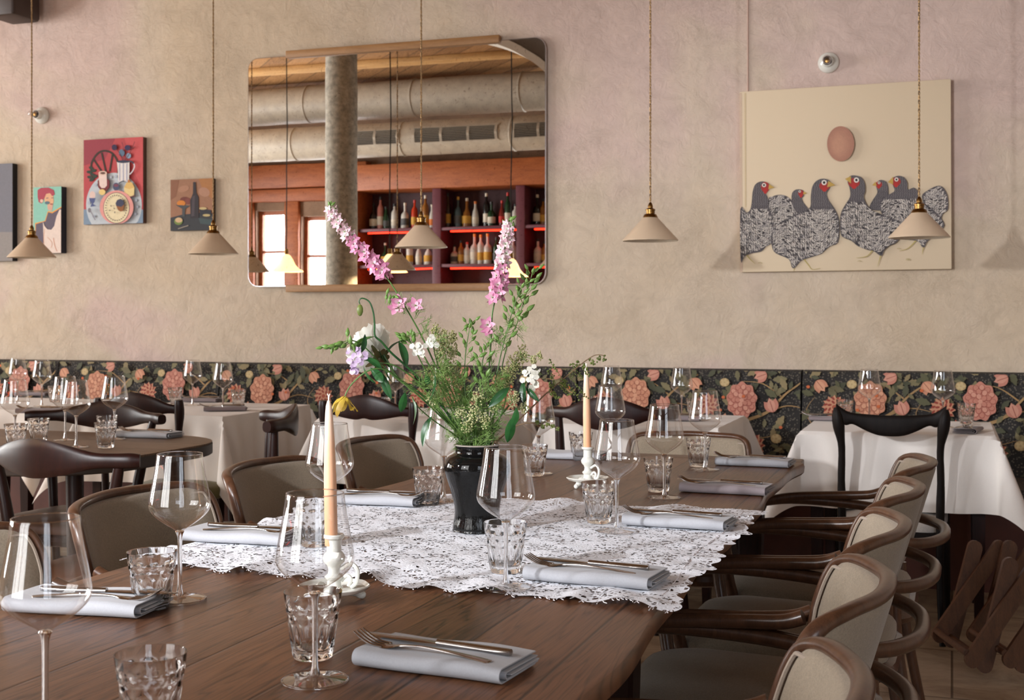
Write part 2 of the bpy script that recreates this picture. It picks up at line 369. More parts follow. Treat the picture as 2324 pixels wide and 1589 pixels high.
def m_wax():
    m, nt, N, L, P = newmat('candle_wax'); P.inputs['Roughness'].default_value = .4
    P.inputs['Subsurface Weight'].default_value = .5; P.inputs['Subsurface Radius'].default_value = (.02, .01, .006); P.inputs['Subsurface Scale'].default_value = .3; 
    t = N.new('ShaderNodeTexCoord'); sp = N.new('ShaderNodeSeparateXYZ'); L.new(t.outputs['Object'], sp.inputs[0]); r = ramp(N, [(.0, lin((226, 166, 124))), (.15, lin((228, 186, 152))), (.215, lin((234, 216, 196)))])
    L.new(sp.outputs[2], r.inputs[0]); L.new(r.outputs[0], P.inputs['Base Color']); return m
WAX = m_wax(); WICK = simple('wick', (230, 225, 215), .8)
def m_vase():
    m, nt, N, L, P = newmat('black_glaze'); v = coords(N, L, (60, 60, 7)); n = noise(N, L, 1.5, 4, .6, v, .6)
    P.inputs['Base Color'].default_value = (.004, .004, .004, 1); P.inputs['Roughness'].default_value = .04; P.inputs['Specular IOR Level'].default_value = .32
    t = N.new('ShaderNodeTexCoord'); sp = N.new('ShaderNodeSeparateXYZ'); L.new(t.outputs['Object'], sp.inputs[0]); r = ramp(N, [(.085, (1, 1, 1, 1)), (.13, (0, 0, 0, 1))]); L.new(sp.outputs[2], r.inputs[0])
    mu = N.new('ShaderNodeMath'); mu.operation = 'MULTIPLY'; L.new(n.outputs['Fac'], mu.inputs[0]); L.new(r.outputs[0], mu.inputs[1]); bump(N, L, mu.outputs[0], .5, .004, P); return m
VASE = m_vase()
# ------------------------------------------------------------------ the room
X0, X1, YB, YW, ZC = -9.3, 2.7, -.9, 6.46, 3.75
mb = MB(); box(mb, X0-.2, X1+.2, YB-.2, YW+.2, -.1, 0); struct(mb.build('floor', TRAV, smooth=False))
mb = MB(); box(mb, X0-.2, X1+.2, YW, YW+.2, 0, ZC); struct(mb.build('wall_front', PLASTER, smooth=False))
mb = MB(); box(mb, X1, X1+.2, YB, YW, 0, ZC); struct(mb.build('wall_right', PLASTER, smooth=False))
CEILW = m_planks('ceiling_boards', (112, 76, 44), (186, 140, 90), .2, rough=.7, rotz=.75, gap=.012, seam=.35)
mb = MB(); box(mb, X0-.2, X1+.2, YB-.2, YW+.2, ZC, ZC+.1); struct(mb.build('ceiling', CEILW, smooth=False))
ORANGEW = wood('orange_stained_wood', (134, 68, 30), (182, 104, 56), (1, 6, 6), 4, .5)
def wall_holes(name, axis, pos, thick, a0, a1, holes, mat):
    """wall in a plane with rectangular openings holes=[(a,b,z0,z1)]"""
    mb = MB(); cuts = sorted(set([a0, a1]+[h[0] for h in holes]+[h[1] for h in holes]))
    for i in range(len(cuts)-1):
        a, b = cuts[i], cuts[i+1]; hs = [h for h in holes if h[0] <= a+1e-6 and h[1] >= b-1e-6]
        zs = [(0, ZC)] if not hs else [(0, hs[0][2]), (hs[0][3], ZC)]
        for z0, z1 in zs:
            if axis == 'y': box(mb, a, b, pos-thick, pos, z0, z1)
            else: box(mb, pos-thick, pos, a, b, z0, z1)
    return struct(mb.build(name, mat, smooth=False))
BACKW = simple('brown_plaster', (150, 122, 100), .9, 0, .2, 4)
wall_holes('wall_back', 'y', YB, .2, X0-.2, X1+.2, [(-8.05, -7.64, .5, 2.48), (-7.43, -6.75, .5, 2.40), (-3.55, -1.45, .75, 3.1), (.5, 2.1, .75, 3.1)], BACKW)
wall_holes('wall_left', 'x', X0, .2, YB, YW, [(.95, 2.45, .6, 3.15), (3.15, 4.65, .6, 3.15)], PLASTER)
PANE = THIN; FRAMEW = simple('window_paint', (92, 62, 44), .5)
wn = 0
def window(axis, pos, a, b, z0, z1, nv, nh, mat=FRAMEW):
    global wn; wn += 1
    mb = MB(); t = .045
    bars = [(a, a+t), (b-t, b)]+[(a+(b-a)*k/nv-t/3, a+(b-a)*k/nv+t/3) for k in range(1, nv)]
    zb = [(z0, z0+t), (z1-t, z1)]+[(z0+(z1-z0)*k/nh-t/3, z0+(z1-z0)*k/nh+t/3) for k in range(1, nh)]
    for u0, u1 in bars:
        (box(mb, u0, u1, pos-.06, pos, z0, z1) if axis == 'y' else box(mb, pos-.06, pos, u0, u1, z0, z1))
    for q0, q1 in zb:
        (box(mb, a, b, pos-.055, pos-.005, q0, q1) if axis == 'y' else box(mb, pos-.055, pos-.005, a, b, q0, q1))
    o = struct(mb.build('window_%d' % wn, mat, smooth=False)); mb = MB()
    (box(mb, a+t, b-t, pos-.034, pos-.030, z0+t, z1-t) if axis == 'y' else box(mb, pos-.034, pos-.030, a+t, b-t, z0+t, z1-t))
    mb.build('pane', PANE, o, smooth=False)
window('x', X0-.08, .95, 2.45, .6, 3.15, 2, 3); window('x', X0-.08, 3.15, 4.65, .6, 3.15, 2, 3)
window('y', YB-.08, -3.55, -1.45, .75, 3.1, 3, 2); window('y', YB-.08, .5, 2.1, .75, 3.1, 2, 2)  # unseen openings, added to carry the two back fills
window('y', YB-.08, -8.05, -7.64, .5, 2.48, 1, 4, ORANGEW); window('y', YB-.08, -7.43, -6.75, .5, 2.40, 1, 4, ORANGEW)
# orange timber around the bar windows
for k, b_ in enumerate([(-9.3, -6.5, YB, YB+.14, 2.74, 3.02), (-9.3, -6.5, YB, YB+.09, 2.58, 2.73), (-8.32, -8.06, YB, YB+.06, 0, 2.58), (-7.63, -7.44, YB, YB+.06, 0, 2.58), (-6.74, -6.5, YB, YB+.06, 0, 2.58)]):
    mb = MB(); box(mb, *b_, bev=.008); struct(mb.build('trim_%d' % (k+1), ORANGEW))
# ceiling beam and round column
mb = MB(); box(mb, X0, X1, 1.15, 1.3, ZC-.06, ZC, bev=.01); struct(mb.build('trim_6', wood('pale_beam', (170, 126, 74), (206, 164, 104), (1, 8, 8), 4, .7)))
CONC = simple('rough_concrete', (168, 162, 148), .9, 0, .30, 22, .4)
mb = MB(); lathe(mb, [(.155, 0), (.155, .12), (.15, .13), (.15, ZC)], 40, (-5.44, 2.0, 0)); o = tag(mb.build('column', CONC), 'round grey concrete column reflected in the wall mirror', 'column'); struct(o)
# pale arched soffit
arc = [Mp(x, y, 3.0) for x, y in ((1098, 86), (1125, 93), (1152, 102), (1180, 114), (1208, 130), (1240, 152), (1290, 200), (1330, 250))]
WPL = simple('white_plaster', (205, 198, 186), .8)
mb = MB(); tube(mb, cat(arc, 3), 1, sec=[(.03, -.12), (.03, .12), (-.03, .12), (-.03, -.12)], up=(0, 0, 1)); struct(mb.build('trim_7', WPL))
mb = MB(); tp = [V(p.x, p.y, ZC) for p in arc]; n_ = len(arc)
loft(mb, [[(p.x, p.y+dy, p.z+dz) for p, dz in [(q, .02) for q in arc]+[(q, 0) for q in tp[::-1]]] for dy in (-.1, .1)]); struct(mb.build('trim_8', simple('grey_bulkhead', (110, 104, 98), .8), smooth=False))

# ------------------------------------------------------------------ ducts (reflected)
DUCT = simple('beige_duct_paint', (190, 180, 164), .45, 0, .12, 10, .1); DARKV = simple('dark_grille', (38, 36, 34), .6)
def duct(label, y, z, r, vents):
    t = thing('ventilation_duct', label, 'duct', (0, y, z), 0, 'ventilation ducts under the ceiling')
    mb = MB(); tube(mb, [(x, 0, 0) for x in (X0+.02, -7, -5, -3, -1, 1, X1-.02)], r, 40); mb.build('duct_pipe', DUCT, t)
    for x in (-8.1, -6.6, -5.35, -4.15, -2.4):
        mb = MB(); tube(mb, [(x-.012, 0, 0), (x-.006, 0, 0), (x+.006, 0, 0), (x+.012, 0, 0)], [r*1.0, r*1.04, r*1.04, r*1.0], 40); mb.build('joint_ring', DUCT, t)
    for x0, x1, n in vents:
        g = MB(); ang0, ang1 = math.radians(-22), math.radians(24); rr = r+.012
        P = lambda x, a, q=0: (x, (rr+q)*cos(a), (rr+q)*sin(a)-.0)
        for a0, a1 in ((ang0-.09, ang0), (ang1, ang1+.09)):
            g.add([P(x0-.03, a0), P(x1+.03, a0), P(x1+.03, a1), P(x0-.03, a1)], [(0, 1, 2, 3)])
        ws = (x1-x0)/n
        for k in range(n+1):
            xx = x0+k*ws; g.add([P(xx-.014, ang0), P(xx+.014, ang0), P(xx+.014, (ang0+ang1)/2, .008), P(xx-.014, (ang0+ang1)/2, .008), P(xx+.014, ang1), P(xx-.014, ang1)], [(0, 1, 2, 3), (3, 2, 4, 5)])
        vf = g.build('vent_frame', DUCT, t, smooth=False)
        g = MB()
        aa = [ang0+(ang1-ang0)*k/4 for k in range(5)]
        for a0, a1 in zip(aa[:-1], aa[1:]): g.add([P(x0, a0, -.006), P(x1, a0, -.006), P(x1, a1, -.006), P(x0, a1, -.006)], [(0, 1, 2, 3)])
        g.build('vent_opening', DARKV, vf, smooth=False)
        g = MB()
        for k in range(9):
            a = ang0+(ang1-ang0)*(k+.5)/9; g.add([P(x0, a-.016, -.002), P(x1, a-.016, -.002), P(x1, a+.016, .004), P(x0, a+.016, .004)], [(0, 1, 2, 3)])
        g.build('louvre_blades', simple('louvre', (128, 118, 104), .5) if 'louvre' not in bpy.data.materials else bpy.data.materials['louvre'], vf, smooth=False)
    return t
xv = lambda px: Mp(px, 290, .88).x
duct('lower beige round air duct with rows of louvred vents, in the mirror', .72, 3.03, .175, [(xv(800), xv(903), 2), (xv(940), xv(1126), 3), (xv(1166), xv(1280), 2)])
duct('upper plain beige round air duct just under the boarded ceiling, in the mirror', .42, 3.50, .2, [])

# ------------------------------------------------------------------ back bar with bottles (reflected)
PURPLE = simple('plum_paint', (70, 24, 34), .5, 0, .2, 3); PURPLE2 = simple('plum_paint_light', (104, 50, 62), .5, 0, .1, 3)
bar = thing('bar_shelving', 'dark plum bar shelving with red lit shelves under an orange header, in the mirror', 'shelving', (0, 0, 0))
bx0, bx1 = Mp(815, 500, -.5).x, -3.75
zt = Mp(1000, 428, -.5).z; zs1 = Mp(1000, 516, -.5).z; zs2 = Mp(1000, 600, -.5).z
mb = MB(); box(mb, bx0, bx1, -.89, -.86, 0, zt); mb.build('back_panel', PURPLE, bar, smooth=False)
mb = MB(); box(mb, bx0-.08, bx1+.05, -.89, -.42, zt, zt+.30, bev=.01); mb.build('header', ORANGEW, bar)
mb = MB(); box(mb, bx0-.08, bx0, -.89, -.44, 0, zt, bev=.005); mb.build('side_post', ORANGEW, bar)
divs = [Mp(993, 500, -.5).x, Mp(1183, 500, -.5).x, bx1-.04]
for d_ in divs:
    mb = MB(); box(mb, d_-.05, d_+.05, -.86, -.47, 0, zt, bev=.004); mb.build('divider', PURPLE2, bar)
edges = [bx0]+divs
LED = emis('red_led', (255, 40, 18), 6.0)
for zz in (zs1, zs2, zs2-.42):
    for k in range(3):
        a, b = edges[k]+(.05 if k else 0), edges[k+1]-.05
        mb = MB(); box(mb, a, b, -.86, -.48, zz-.035, zz, bev=.003); sh = mb.build('shelf', PURPLE2, bar)
        mb = MB(); box(mb, a+.08, b-.04, -.60, -.57, zz-.052, zz-.036); mb.build('led_strip', LED, sh, smooth=False)
mb = MB(); box(mb, bx0, bx1, -.86, -.40, 0, .9, bev=.01); mb.build('counter_cupboard', PURPLE, bar)
def bottle_mesh(kind, h, body, lab, cap, glass):
    P = {0: [(.0, 0), (.036, 0), (.038, .01), (.038, .62*h), (.034, .68*h), (.014, .78*h), (.013, .97*h), (.0, .97*h)],
         1: [(.0, 0), (.044, 0), (.046, .01), (.046, .5*h), (.04, .58*h), (.015, .68*h), (.014, .97*h), (.0, .97*h)],
         2: [(.0, 0), (.034, 0), (.036, .01), (.036, .45*h), (.028, .62*h), (.015, .75*h), (.013, .97*h), (.0, .97*h)],
         3: [(.0, 0), (.05, 0), (.052, .01), (.05, .3*h), (.04, .5*h), (.016, .64*h), (.015, .97*h), (.0, .97*h)]}[kind]
    return P
BM = {}
def bm(c, rough=.12):
    k = (c, rough)
    if k not in BM: BM[k] = simple('bottle_tone', c, rough, 0, .15, 8)
    return BM[k]
def bottle(px, shelf, hp, kind, body, lab, cap, where):
    y = {1: 516, 2: 600}[shelf]; p = Mp(px, y, -.66); h = hp*14.6/2900; base = zs1 if shelf == 1 else zs2
    names = {(24, 60, 34): 'green', (120, 30, 24): 'red', (210, 205, 195): 'clear', (60, 36, 20): 'brown', (150, 96, 40): 'amber', (70, 92, 100): 'blue grey', (20, 20, 22): 'black', (196, 130, 118): 'pink', (196, 60, 30): 'orange red'}
    ln = {(225, 215, 195): 'cream', (200, 40, 30): 'red', (20, 20, 20): 'black', (212, 160, 60): 'gold', (90, 90, 90): 'grey', (220, 120, 40): 'orange'}
    t = thing('bottle', '%s bottle with %s label, %s' % (names[body], ln[lab], where), 'bottle', (p.x, -.66, base), 0, 'bottles on the bar shelves')
    P = bottle_mesh(kind, h, 0, 0, 0, 0); mb = MB(); lathe(mb, P, 14); mb.build('bottle_body', bm(body), t)
    r = max(q[0] for q in P)+.0012; mb = MB(); lathe(mb, [(r, .14*h), (r, .4*h)], 14); mb.build('paper_label', bm(lab, .7), t)
    mb = MB(); lathe(mb, [(.0165, .9*h), (.0165, h), (0, h)], 10); mb.build('bottle_cap', bm(cap, .4), t)
G, R_, CL, BR, AM, BG, BK, PK, OR = (24, 60, 34), (120, 30, 24), (210, 205, 195), (60, 36, 20), (150, 96, 40), (70, 92, 100), (20, 20, 22), (196, 130, 118), (196, 60, 30)
cr, rd, bk, gd, gy, og = (225, 215, 195), (200, 40, 30), (20, 20, 20), (212, 160, 60), (90, 90, 90), (220, 120, 40)
rows = [('upper shelf, left bay', 1, [(848, 62, 1, BK, cr, bk), (864, 76, 0, PK, cr, bk), (877, 52, 2, G, gy, bk), (896, 58, 0, CL, cr, bk), (919, 60, 1, CL, gy, cr), (941, 66, 0, OR, gd, rd), (966, 76, 0, AM, gd, cr), (981, 54, 2, CL, og, cr)]),
        ('upper shelf, middle bay', 1, [(1016, 80, 2, BR, gd, bk), (1040, 70, 1, BG, gy, gd), (1060, 66, 3, AM, gd, cr), (1079, 58, 2, CL, cr, og), (1104, 76, 0, BK, cr, cr), (1115, 56, 1, G, cr, bk), (1139, 58, 2, R_, rd, rd), (1153, 76, 0, G, cr, rd), (1170, 50, 0, CL, cr, bk)]),
        ('upper shelf, right bay', 1, [(1219, 70, 1, BK, cr, cr), (1233, 60, 0, AM, gd, bk), (1252, 66, 0, G, cr, gd)]),
        ('lower shelf, left bay', 2, [(875, 52, 3, G, gd, cr), (900, 44, 1, BR, rd, bk), (930, 58, 0, CL, gd, bk), (950, 50, 2, CL, cr, gd), (972, 56, 3, CL, gd, gd)]),
        ('lower shelf, middle bay', 2, [(1032, 44, 1, CL, gy, bk), (1047, 54, 0, AM, gd, bk), (1061, 50, 0, CL, cr, rd), (1077, 68, 1, CL, cr, gd), (1091, 66, 0, CL, gd, gd), (1107, 68, 1, CL, gd, gd), (1126, 60, 0, G, gy, bk), (1148, 58, 2, AM, cr, og), (1164, 62, 1, CL, cr, gd)]),
        ('lower shelf, right bay', 2, [(1221, 54, 1, CL, cr, bk), (1236, 48, 0, AM, gd, bk)])]
ordw = ['first', 'second', 'third', 'fourth', 'fifth', 'sixth', 'seventh', 'eighth', 'ninth']
for where, s, L_ in rows:
    for k, (px, hp, kind, bd, lb, cp_) in enumerate(L_): bottle(px, s, hp, kind, bd, lb, cp_, '%s from left on %s, in mirror' % (ordw[k], where))

# lit bell lamps over the bar
GLOW = emis('glowing_shade', (255, 206, 140), 2.4); CORDB = simple('black_cord', (22, 20, 19), .7)
for px, dd, yb, where in ((650, 12.3, 617, 'left of the concrete column'), (885, 12.0, 618, 'behind the reflected pendant, right of the column'), (1160, 12.0, 628, 'rightmost in the mirror')):
    p = Wd(px, yb, dd); X_, Y_, Z_ = p.x, 2*YM-p.y, p.z
    t = thing('bell_lamp', 'glowing bell glass lamp on black cord, %s' % where, 'lamp', (X_, Y_, Z_), 0, 'glowing bell lamps in the mirror')
    mb = MB(); lathe(mb, [(.165, 0), (.16, .012), (.12, .03), (.085, .07), (.062, .12), (.04, .155), (.02, .17)], 28); mb.build('lamp_shade', GLOW, t)
    mb = MB(); tube(mb, [(0, 0, .165), (0, 0, 1), (0.01, 0, 1.4), (0, 0, ZC-Z_-.03)], .006, 6); mb.build('cord', CORDB, t)
    mb = MB(); lathe(mb, [(0, .16), (.022, .16), (.02, .22), (0, .225)], 12); mb.build('lamp_holder', BRASS, t)
    mb = MB(); lathe(mb, [(0, ZC-Z_-.05), (.05, ZC-Z_-.04), (.055, ZC-Z_-.001)], 16); mb.build('ceiling_rose', PORC, t)
    l = bpy.data.lights.new('bell_bulb', 'POINT'); l.energy = 40; l.use_shadow = True; l.color = (1, .72, .42); l.shadow_soft_size = .03; lo = bpy.data.objects.new('bell_bulb', l); COL.objects.link(lo); lo.location = (X_, Y_, Z_+.06)

# ------------------------------------------------------------------ mirror
mt = thing('wall_mirror', 'large wide wall mirror with rounded corners held between two oak rails', 'mirror', (-2.92, YM, 2.012))
def rplate(mb, x0, x1, z0, z1, r, y0, y1, n=6):
    ring = rrect(x0, x1, z0, z1, r, n); k = len(ring)
    vs = [(x, y0, z) for x, z in ring]+[(x, y1, z) for x, z in ring]
    mb.add(vs, [tuple(range(k)), tuple(range(2*k-1, k-1, -1))]+[(i, (i+1) % k, (i+1) % k+k, i+k)[::-1] for i in range(k)])
mb = MB(); rplate(mb, -.89, .89, -.649, .649, .06, 0, .012); mb.build('mirror_glass', MIRROR, mt, smooth=False)
mb = MB(); ring = [(x, .004, z) for x, z in rrect(-.892, .892, -.651, .651, .062, 6)]; tube(mb, ring, .0045, 6, closed=True); mb.build('steel_edge', CHROME, mt)
for z0 in (.638, -.685):
    mb = MB(); box(mb, -.64, .64, -.022, .018, z0, z0+.04, bev=.003); mb.build('oak_rail', OAK, mt)

# ------------------------------------------------------------------ pendants
def m_cord():
    m, nt, N, L, P = newmat('twisted_cord'); w = N.new('ShaderNodeTexWave'); w.inputs['Scale'].default_value = 10; w.bands_direction = 'DIAGONAL'; L.new(coords(N, L, (12, 12, 1.6)), w.inputs[0])
    r = ramp(N, [(.4, lin((84, 62, 40))), (.6, lin((196, 160, 112)))]); L.new(w.outputs['Fac'], r.inputs[0]); L.new(r.outputs[0], P.inputs['Base Color']); P.inputs['Roughness'].default_value = .8; return m
CORD = m_cord()
def pendant(X, z, label):
    t = thing('pendant_lamp', label, 'pendant lamp', (X, 5.35, z), 0, 'cream cone pendants along the banquette')
    mb = MB(); lathe(mb, [(.118, 0), (.119, .003), (.118, .005), (.026, .105), (.022, .108)], 40); mb.build('lamp_shade', ENAMEL, t)
    mb = MB(); lathe(mb, [(.1165, .001), (.116, .004), (.026, .101)], 40); mb.build('shade_lining', ENAMELIN, t)
    mb = MB(); lathe(mb, [(.031, .098), (.032, .102), (.026, .113), (.019, .116), (.019, .128), (.021, .129), (.021, .134), (.016, .138), (.011, .141), (.011, .15), (.008, .158), (.004, .165), (.0, .166)], 20); mb.build('brass_cap', BRASS, t)
    mb = MB(); top = ZC-z-.002
    for ph in (0, pi):
        pts = []; n = 260
        for k in range(n+1):
            zz = .16+(top-.16)*k/n; a = zz*2*pi/.035+ph; pts.append((.0022*cos(a), .0022*sin(a), zz))
        tube(mb, pts, .0026, 4)
    mb.build('twisted_cord', CORD, t)
    mb = MB(); lathe(mb, [(0, .03), (.012, .033), (.022, .05), (.024, .062), (.016, .078), (.013, .09), (.013, .1)], 16); mb.build('bulb', simple('opal_bulb', (232, 226, 214), .3), t) if 'opal_bulb' not in bpy.data.materials else mb.build('bulb', bpy.data.materials['opal_bulb'], t)
for px, py, lb in ((72, 585, 'cream cone pendant lamp in front of the narrow portrait painting'), (484, 577, 'cream cone pendant lamp beside the small still life painting'), (956, 562, 'cream cone pendant lamp hanging in front of the mirror'), (1476, 547, 'cream cone pendant lamp on bare plaster between mirror and hen painting'), (2086, 540, 'cream cone pendant lamp in front of the hen painting')):
    p = Yp(px, py, 5.35); pendant(p.x, p.z, lb)

# ------------------------------------------------------------------ wall lamp sockets
for px, py, lb in ((1880, 142, 'white porcelain bulb socket on the wall above the hen painting'), (94, 262, 'white porcelain bulb socket on the wall at the far left')):
    p = Yp(px, py, 6.45); t = thing('wall_socket_lamp', lb, 'wall lamp', (p.x, YW, p.z), 0, 'porcelain wall lamps')
    mb = MB(); lathe(mb, [(.05, 0), (.052, .008), (.048, .02), (.034, .03), (.028, .034), (.027, .06), (.023, .063), (.022, .05)], 32)
    o = mb.build('porcelain_base', PORC, t); o.rotation_euler = (pi/2, 0, 0)
    mb = MB(); lathe(mb, [(.018, .05), (.019, .066), (.022, .085), (.02, .105), (.012, .118), (0, .122)], 20); o = mb.build('glass_bulb', THIN, t); o.rotation_euler = (pi/2, 0, 0)
    mb = MB(); lathe(mb, [(.0, .05), (.012, .052), (.012, .07), (0, .072)], 12); o = mb.build('brass_contact', BRASS, t); o.rotation_euler = (pi/2, 0, 0)
p = Yp(1697, 100, 6.45); mb = MB(); tube(mb, [(p.x, YW-.004, 2.32), (p.x, YW-.004, 3.0), (p.x, YW-.004, ZC-.01)], .0035, 6)
tag(mb.build('wall_cable', simple('plaster_pink_cable', (190, 160, 146), .8)), 'thin vertical cable on the plaster above the hen painting', 'cable')
p = Yp(4, 8, 5.9); t = thing('loudspeaker', 'dark brown box shaped loudspeaker at the top left corner of the picture', 'speaker', (p.x-.23, 6.3, p.z+.04))
mb = MB(); box(mb, -.12, .09, -.14, .1, -.03, .25, bev=.02); mb.build('speaker_case', simple('dark_brown_case', (52, 36, 28), .5), t)
mb = MB(); box(mb, -.02, .0, .08, YW-6.3, .08, .11); mb.build('bracket', BLACKW, t)

# ------------------------------------------------------------------ paintings
class Painter:
    def __init__(s, mp, step=.0003): s.mb = MB(); s.mp = mp; s.k = 1; s.step = step
    def poly(s, pts, c, mi=0):
        P = [s.mp(x, y, s.k*s.step) for x, y in pts]; s.k += 1
        tris = tessellate_polygon([[Vector((q[0], q[2], 0)) for q in P]]); s.mb.add(P, [tuple(t) for t in tris], mi, lin(c)); return s
    def many(s, polys, mi=0):
        for pts, c in polys:
            P = [s.mp(x, y, s.k*s.step) for x, y in pts]; s.mb.add(P, [tuple(range(len(P)))], mi, lin(c))
        s.k += 1
    def ell(s, cx, cy_, rx, ry, c, n=28, rot=0): return s.poly(ellp(cx, cy_, rx, ry, n, rot), c)
    def stroke(s, pts, w, c, smooth=6, taper=False):
        P = [V(x, y, 0) for x, y in pts]; P = cat(P, smooth) if smooth and len(P) > 2 else P
        A = []; B = []; n = len(P)
        for i in range(n):
            d = P[min(i+1, n-1)]-P[max(i-1, 0)]; d = d.normalized() if d.length else V(1, 0, 0); ww = w/2*(1-.8*i/(n-1) if taper else 1)
            A.append((P[i].x-d.y*ww, P[i].y+d.x*ww)); B.append((P[i].x+d.y*ww, P[i].y-d.x*ww))
        Q = [s.mp(x, y, s.k*s.step) for x, y in A+B]; s.mb.add(Q, [(i, i+1, n+i+1, n+i) for i in range(n-1)], 0, lin(c)); s.k += 1; return s
def ellp(cx, cy_, rx, ry, n=28, rot=0):
    return [(cx+rx*cos(a)*cos(rot)-ry*sin(a)*sin(rot), cy_+rx*cos(a)*sin(rot)+ry*sin(a)*cos(rot)) for a in [2*pi*k/n for k in range(n)]]
def inside(pt, poly):
    x, y = pt; c = False; j = len(poly)-1
    for i in range(len(poly)):
        xi, yi = poly[i]; xj, yj = poly[j]
        if (yi > y) != (yj > y) and x < (xj-xi)*(y-yi)/(yj-yi)+xi: c = not c
        j = i
    return c
def canvas(name, label, px, z0, z1, x0, x1, depth, side, rot=0):
    cx, cz = (x0+x1)/2, (z0+z1)/2
    t = thing(name, label, 'painting', (cx, YW, cz)); t.rotation_euler = (0, rot, 0)
    mb = MB(); box(mb, x0-cx, x1-cx, -depth, 0, z0-cz, z1-cz, bev=.003); mb.build('stretched_canvas', side, t)
    yf = YW-depth
    ymap = lambda ox, oy, s: (lambda x, y, l: (lambda q: (min(max(q.x, x0), x1)-cx, -depth-l-.0003, min(max(q.z, z0), z1)-cz))(Yp(ox+x/s, oy+y/s, yf)))
    return t, ymap
HC = simple('cream_canvas', (214, 196, 168), .8)
t, ym = canvas('hen_painting', 'large cream canvas of speckled grey hens under a floating brown egg', 0, 1.412, 2.315, -1.003, -.003, .045, HC, -.004)
p_ = Painter(ym(1660, 380, 4.469))
sk = lambda L_: [(x, y) for x, y in L_]
p_.poly([(85, -760), (110, -760), (110, 1070), (85, 1070)], (204, 180, 158)); p_.poly([(135, -760), (150, -760), (150, 400), (135, 400)], (206, 186, 150))
hens = [
 dict(b=[(370, 330), (420, 290), (490, 275), (560, 290), (620, 340), (690, 420), (700, 560), (560, 640), (400, 640), (360, 560)]),
 dict(b=[(610, 330), (615, 260), (650, 225), (700, 222), (735, 240), (735, 290), (718, 310), (735, 360), (790, 440), (700, 470), (640, 430)], f=(705, 262, 28, 34), k=[(733, 243), (768, 263), (728, 275)], e=(693, 243, 12), plain=1),
 dict(b=[(90, 420), (150, 455), (190, 425), (207, 340), (215, 250), (240, 175), (290, 142), (350, 145), (388, 175), (378, 230), (352, 262), (370, 310), (380, 400), (420, 520), (430, 640), (410, 760), (350, 800), (300, 850), (200, 870), (130, 900), (92, 940)], f=(345, 198, 44, 52), k=[(385, 168), (437, 203), (375, 220)], e=(332, 178, 21), l=[[(150, 880), (190, 930), (240, 975)]]),
 dict(b=[(800, 400), (805, 300), (820, 200), (860, 140), (920, 115), (980, 125), (1010, 160), (990, 225), (968, 262), (985, 330), (1040, 410), (1080, 490), (1095, 600), (1080, 760), (1000, 800), (940, 850), (900, 880), (740, 930), (690, 960), (640, 1020), (610, 1010), (580, 930), (450, 870), (410, 800), (405, 680), (450, 600), (540, 540), (640, 480), (740, 440)], f=(945, 190, 54, 44), k=[(985, 138), (1055, 182), (972, 203)], e=(942, 155, 26), l=[[(640, 1000), (630, 1058)], [(730, 925), (780, 990), (820, 1035), (900, 1022)]]),
 dict(b=[(1400, 420), (1430, 340), (1480, 260), (1470, 200), (1480, 150), (1520, 130), (1570, 150), (1590, 210), (1595, 290), (1640, 400), (1500, 440)], f=(1495, 178, 34, 32), k=[(1462, 148), (1428, 185), (1475, 192)], e=(1498, 160, 13), plain=1),
 dict(b=[(1930, 300), (1990, 240), (2080, 195), (2140, 205), (2190, 290), (2195, 430), (2140, 480), (2130, 560), (2160, 600), (2040, 640), (1980, 440)]),
 dict(b=[(1500, 400), (1540, 310), (1650, 250), (1640, 190), (1630, 120), (1690, 90), (1750, 105), (1785, 160), (1790, 230), (1850, 210), (1890, 250), (1900, 330), (2040, 430), (2150, 560), (2130, 640), (1990, 750), (1960, 810), (1930, 810), (1880, 750), (1700, 720), (1600, 600), (1540, 500)], f=(1670, 150, 48, 44), k=[(1642, 98), (1588, 155), (1640, 178)], e=(1675, 128, 20), l=[[(1870, 745), (1790, 825), (1700, 850)], [(1950, 800), (1930, 890)]]),
 dict(b=[(1205, 300), (1200, 210), (1180, 150), (1200, 95), (1250, 85), (1320, 105), (1355, 170), (1358, 250), (1345, 310), (1400, 420), (1500, 470), (1620, 520), (1720, 560), (1740, 640), (1680, 760), (1600, 800), (1545, 850), (1530, 895), (1500, 895), (1440, 850), (1380, 840), (1280, 800), (1220, 750), (1120, 700), (1103, 600), (1108, 480), (1150, 390)], f=(1245, 160, 58, 48), k=[(1215, 93), (1155, 120), (1215, 168)], e=(1270, 133, 26), l=[[(1430, 845), (1370, 905), (1265, 920)], [(1515, 890), (1480, 1010)]])]
rnd = random.Random(3)
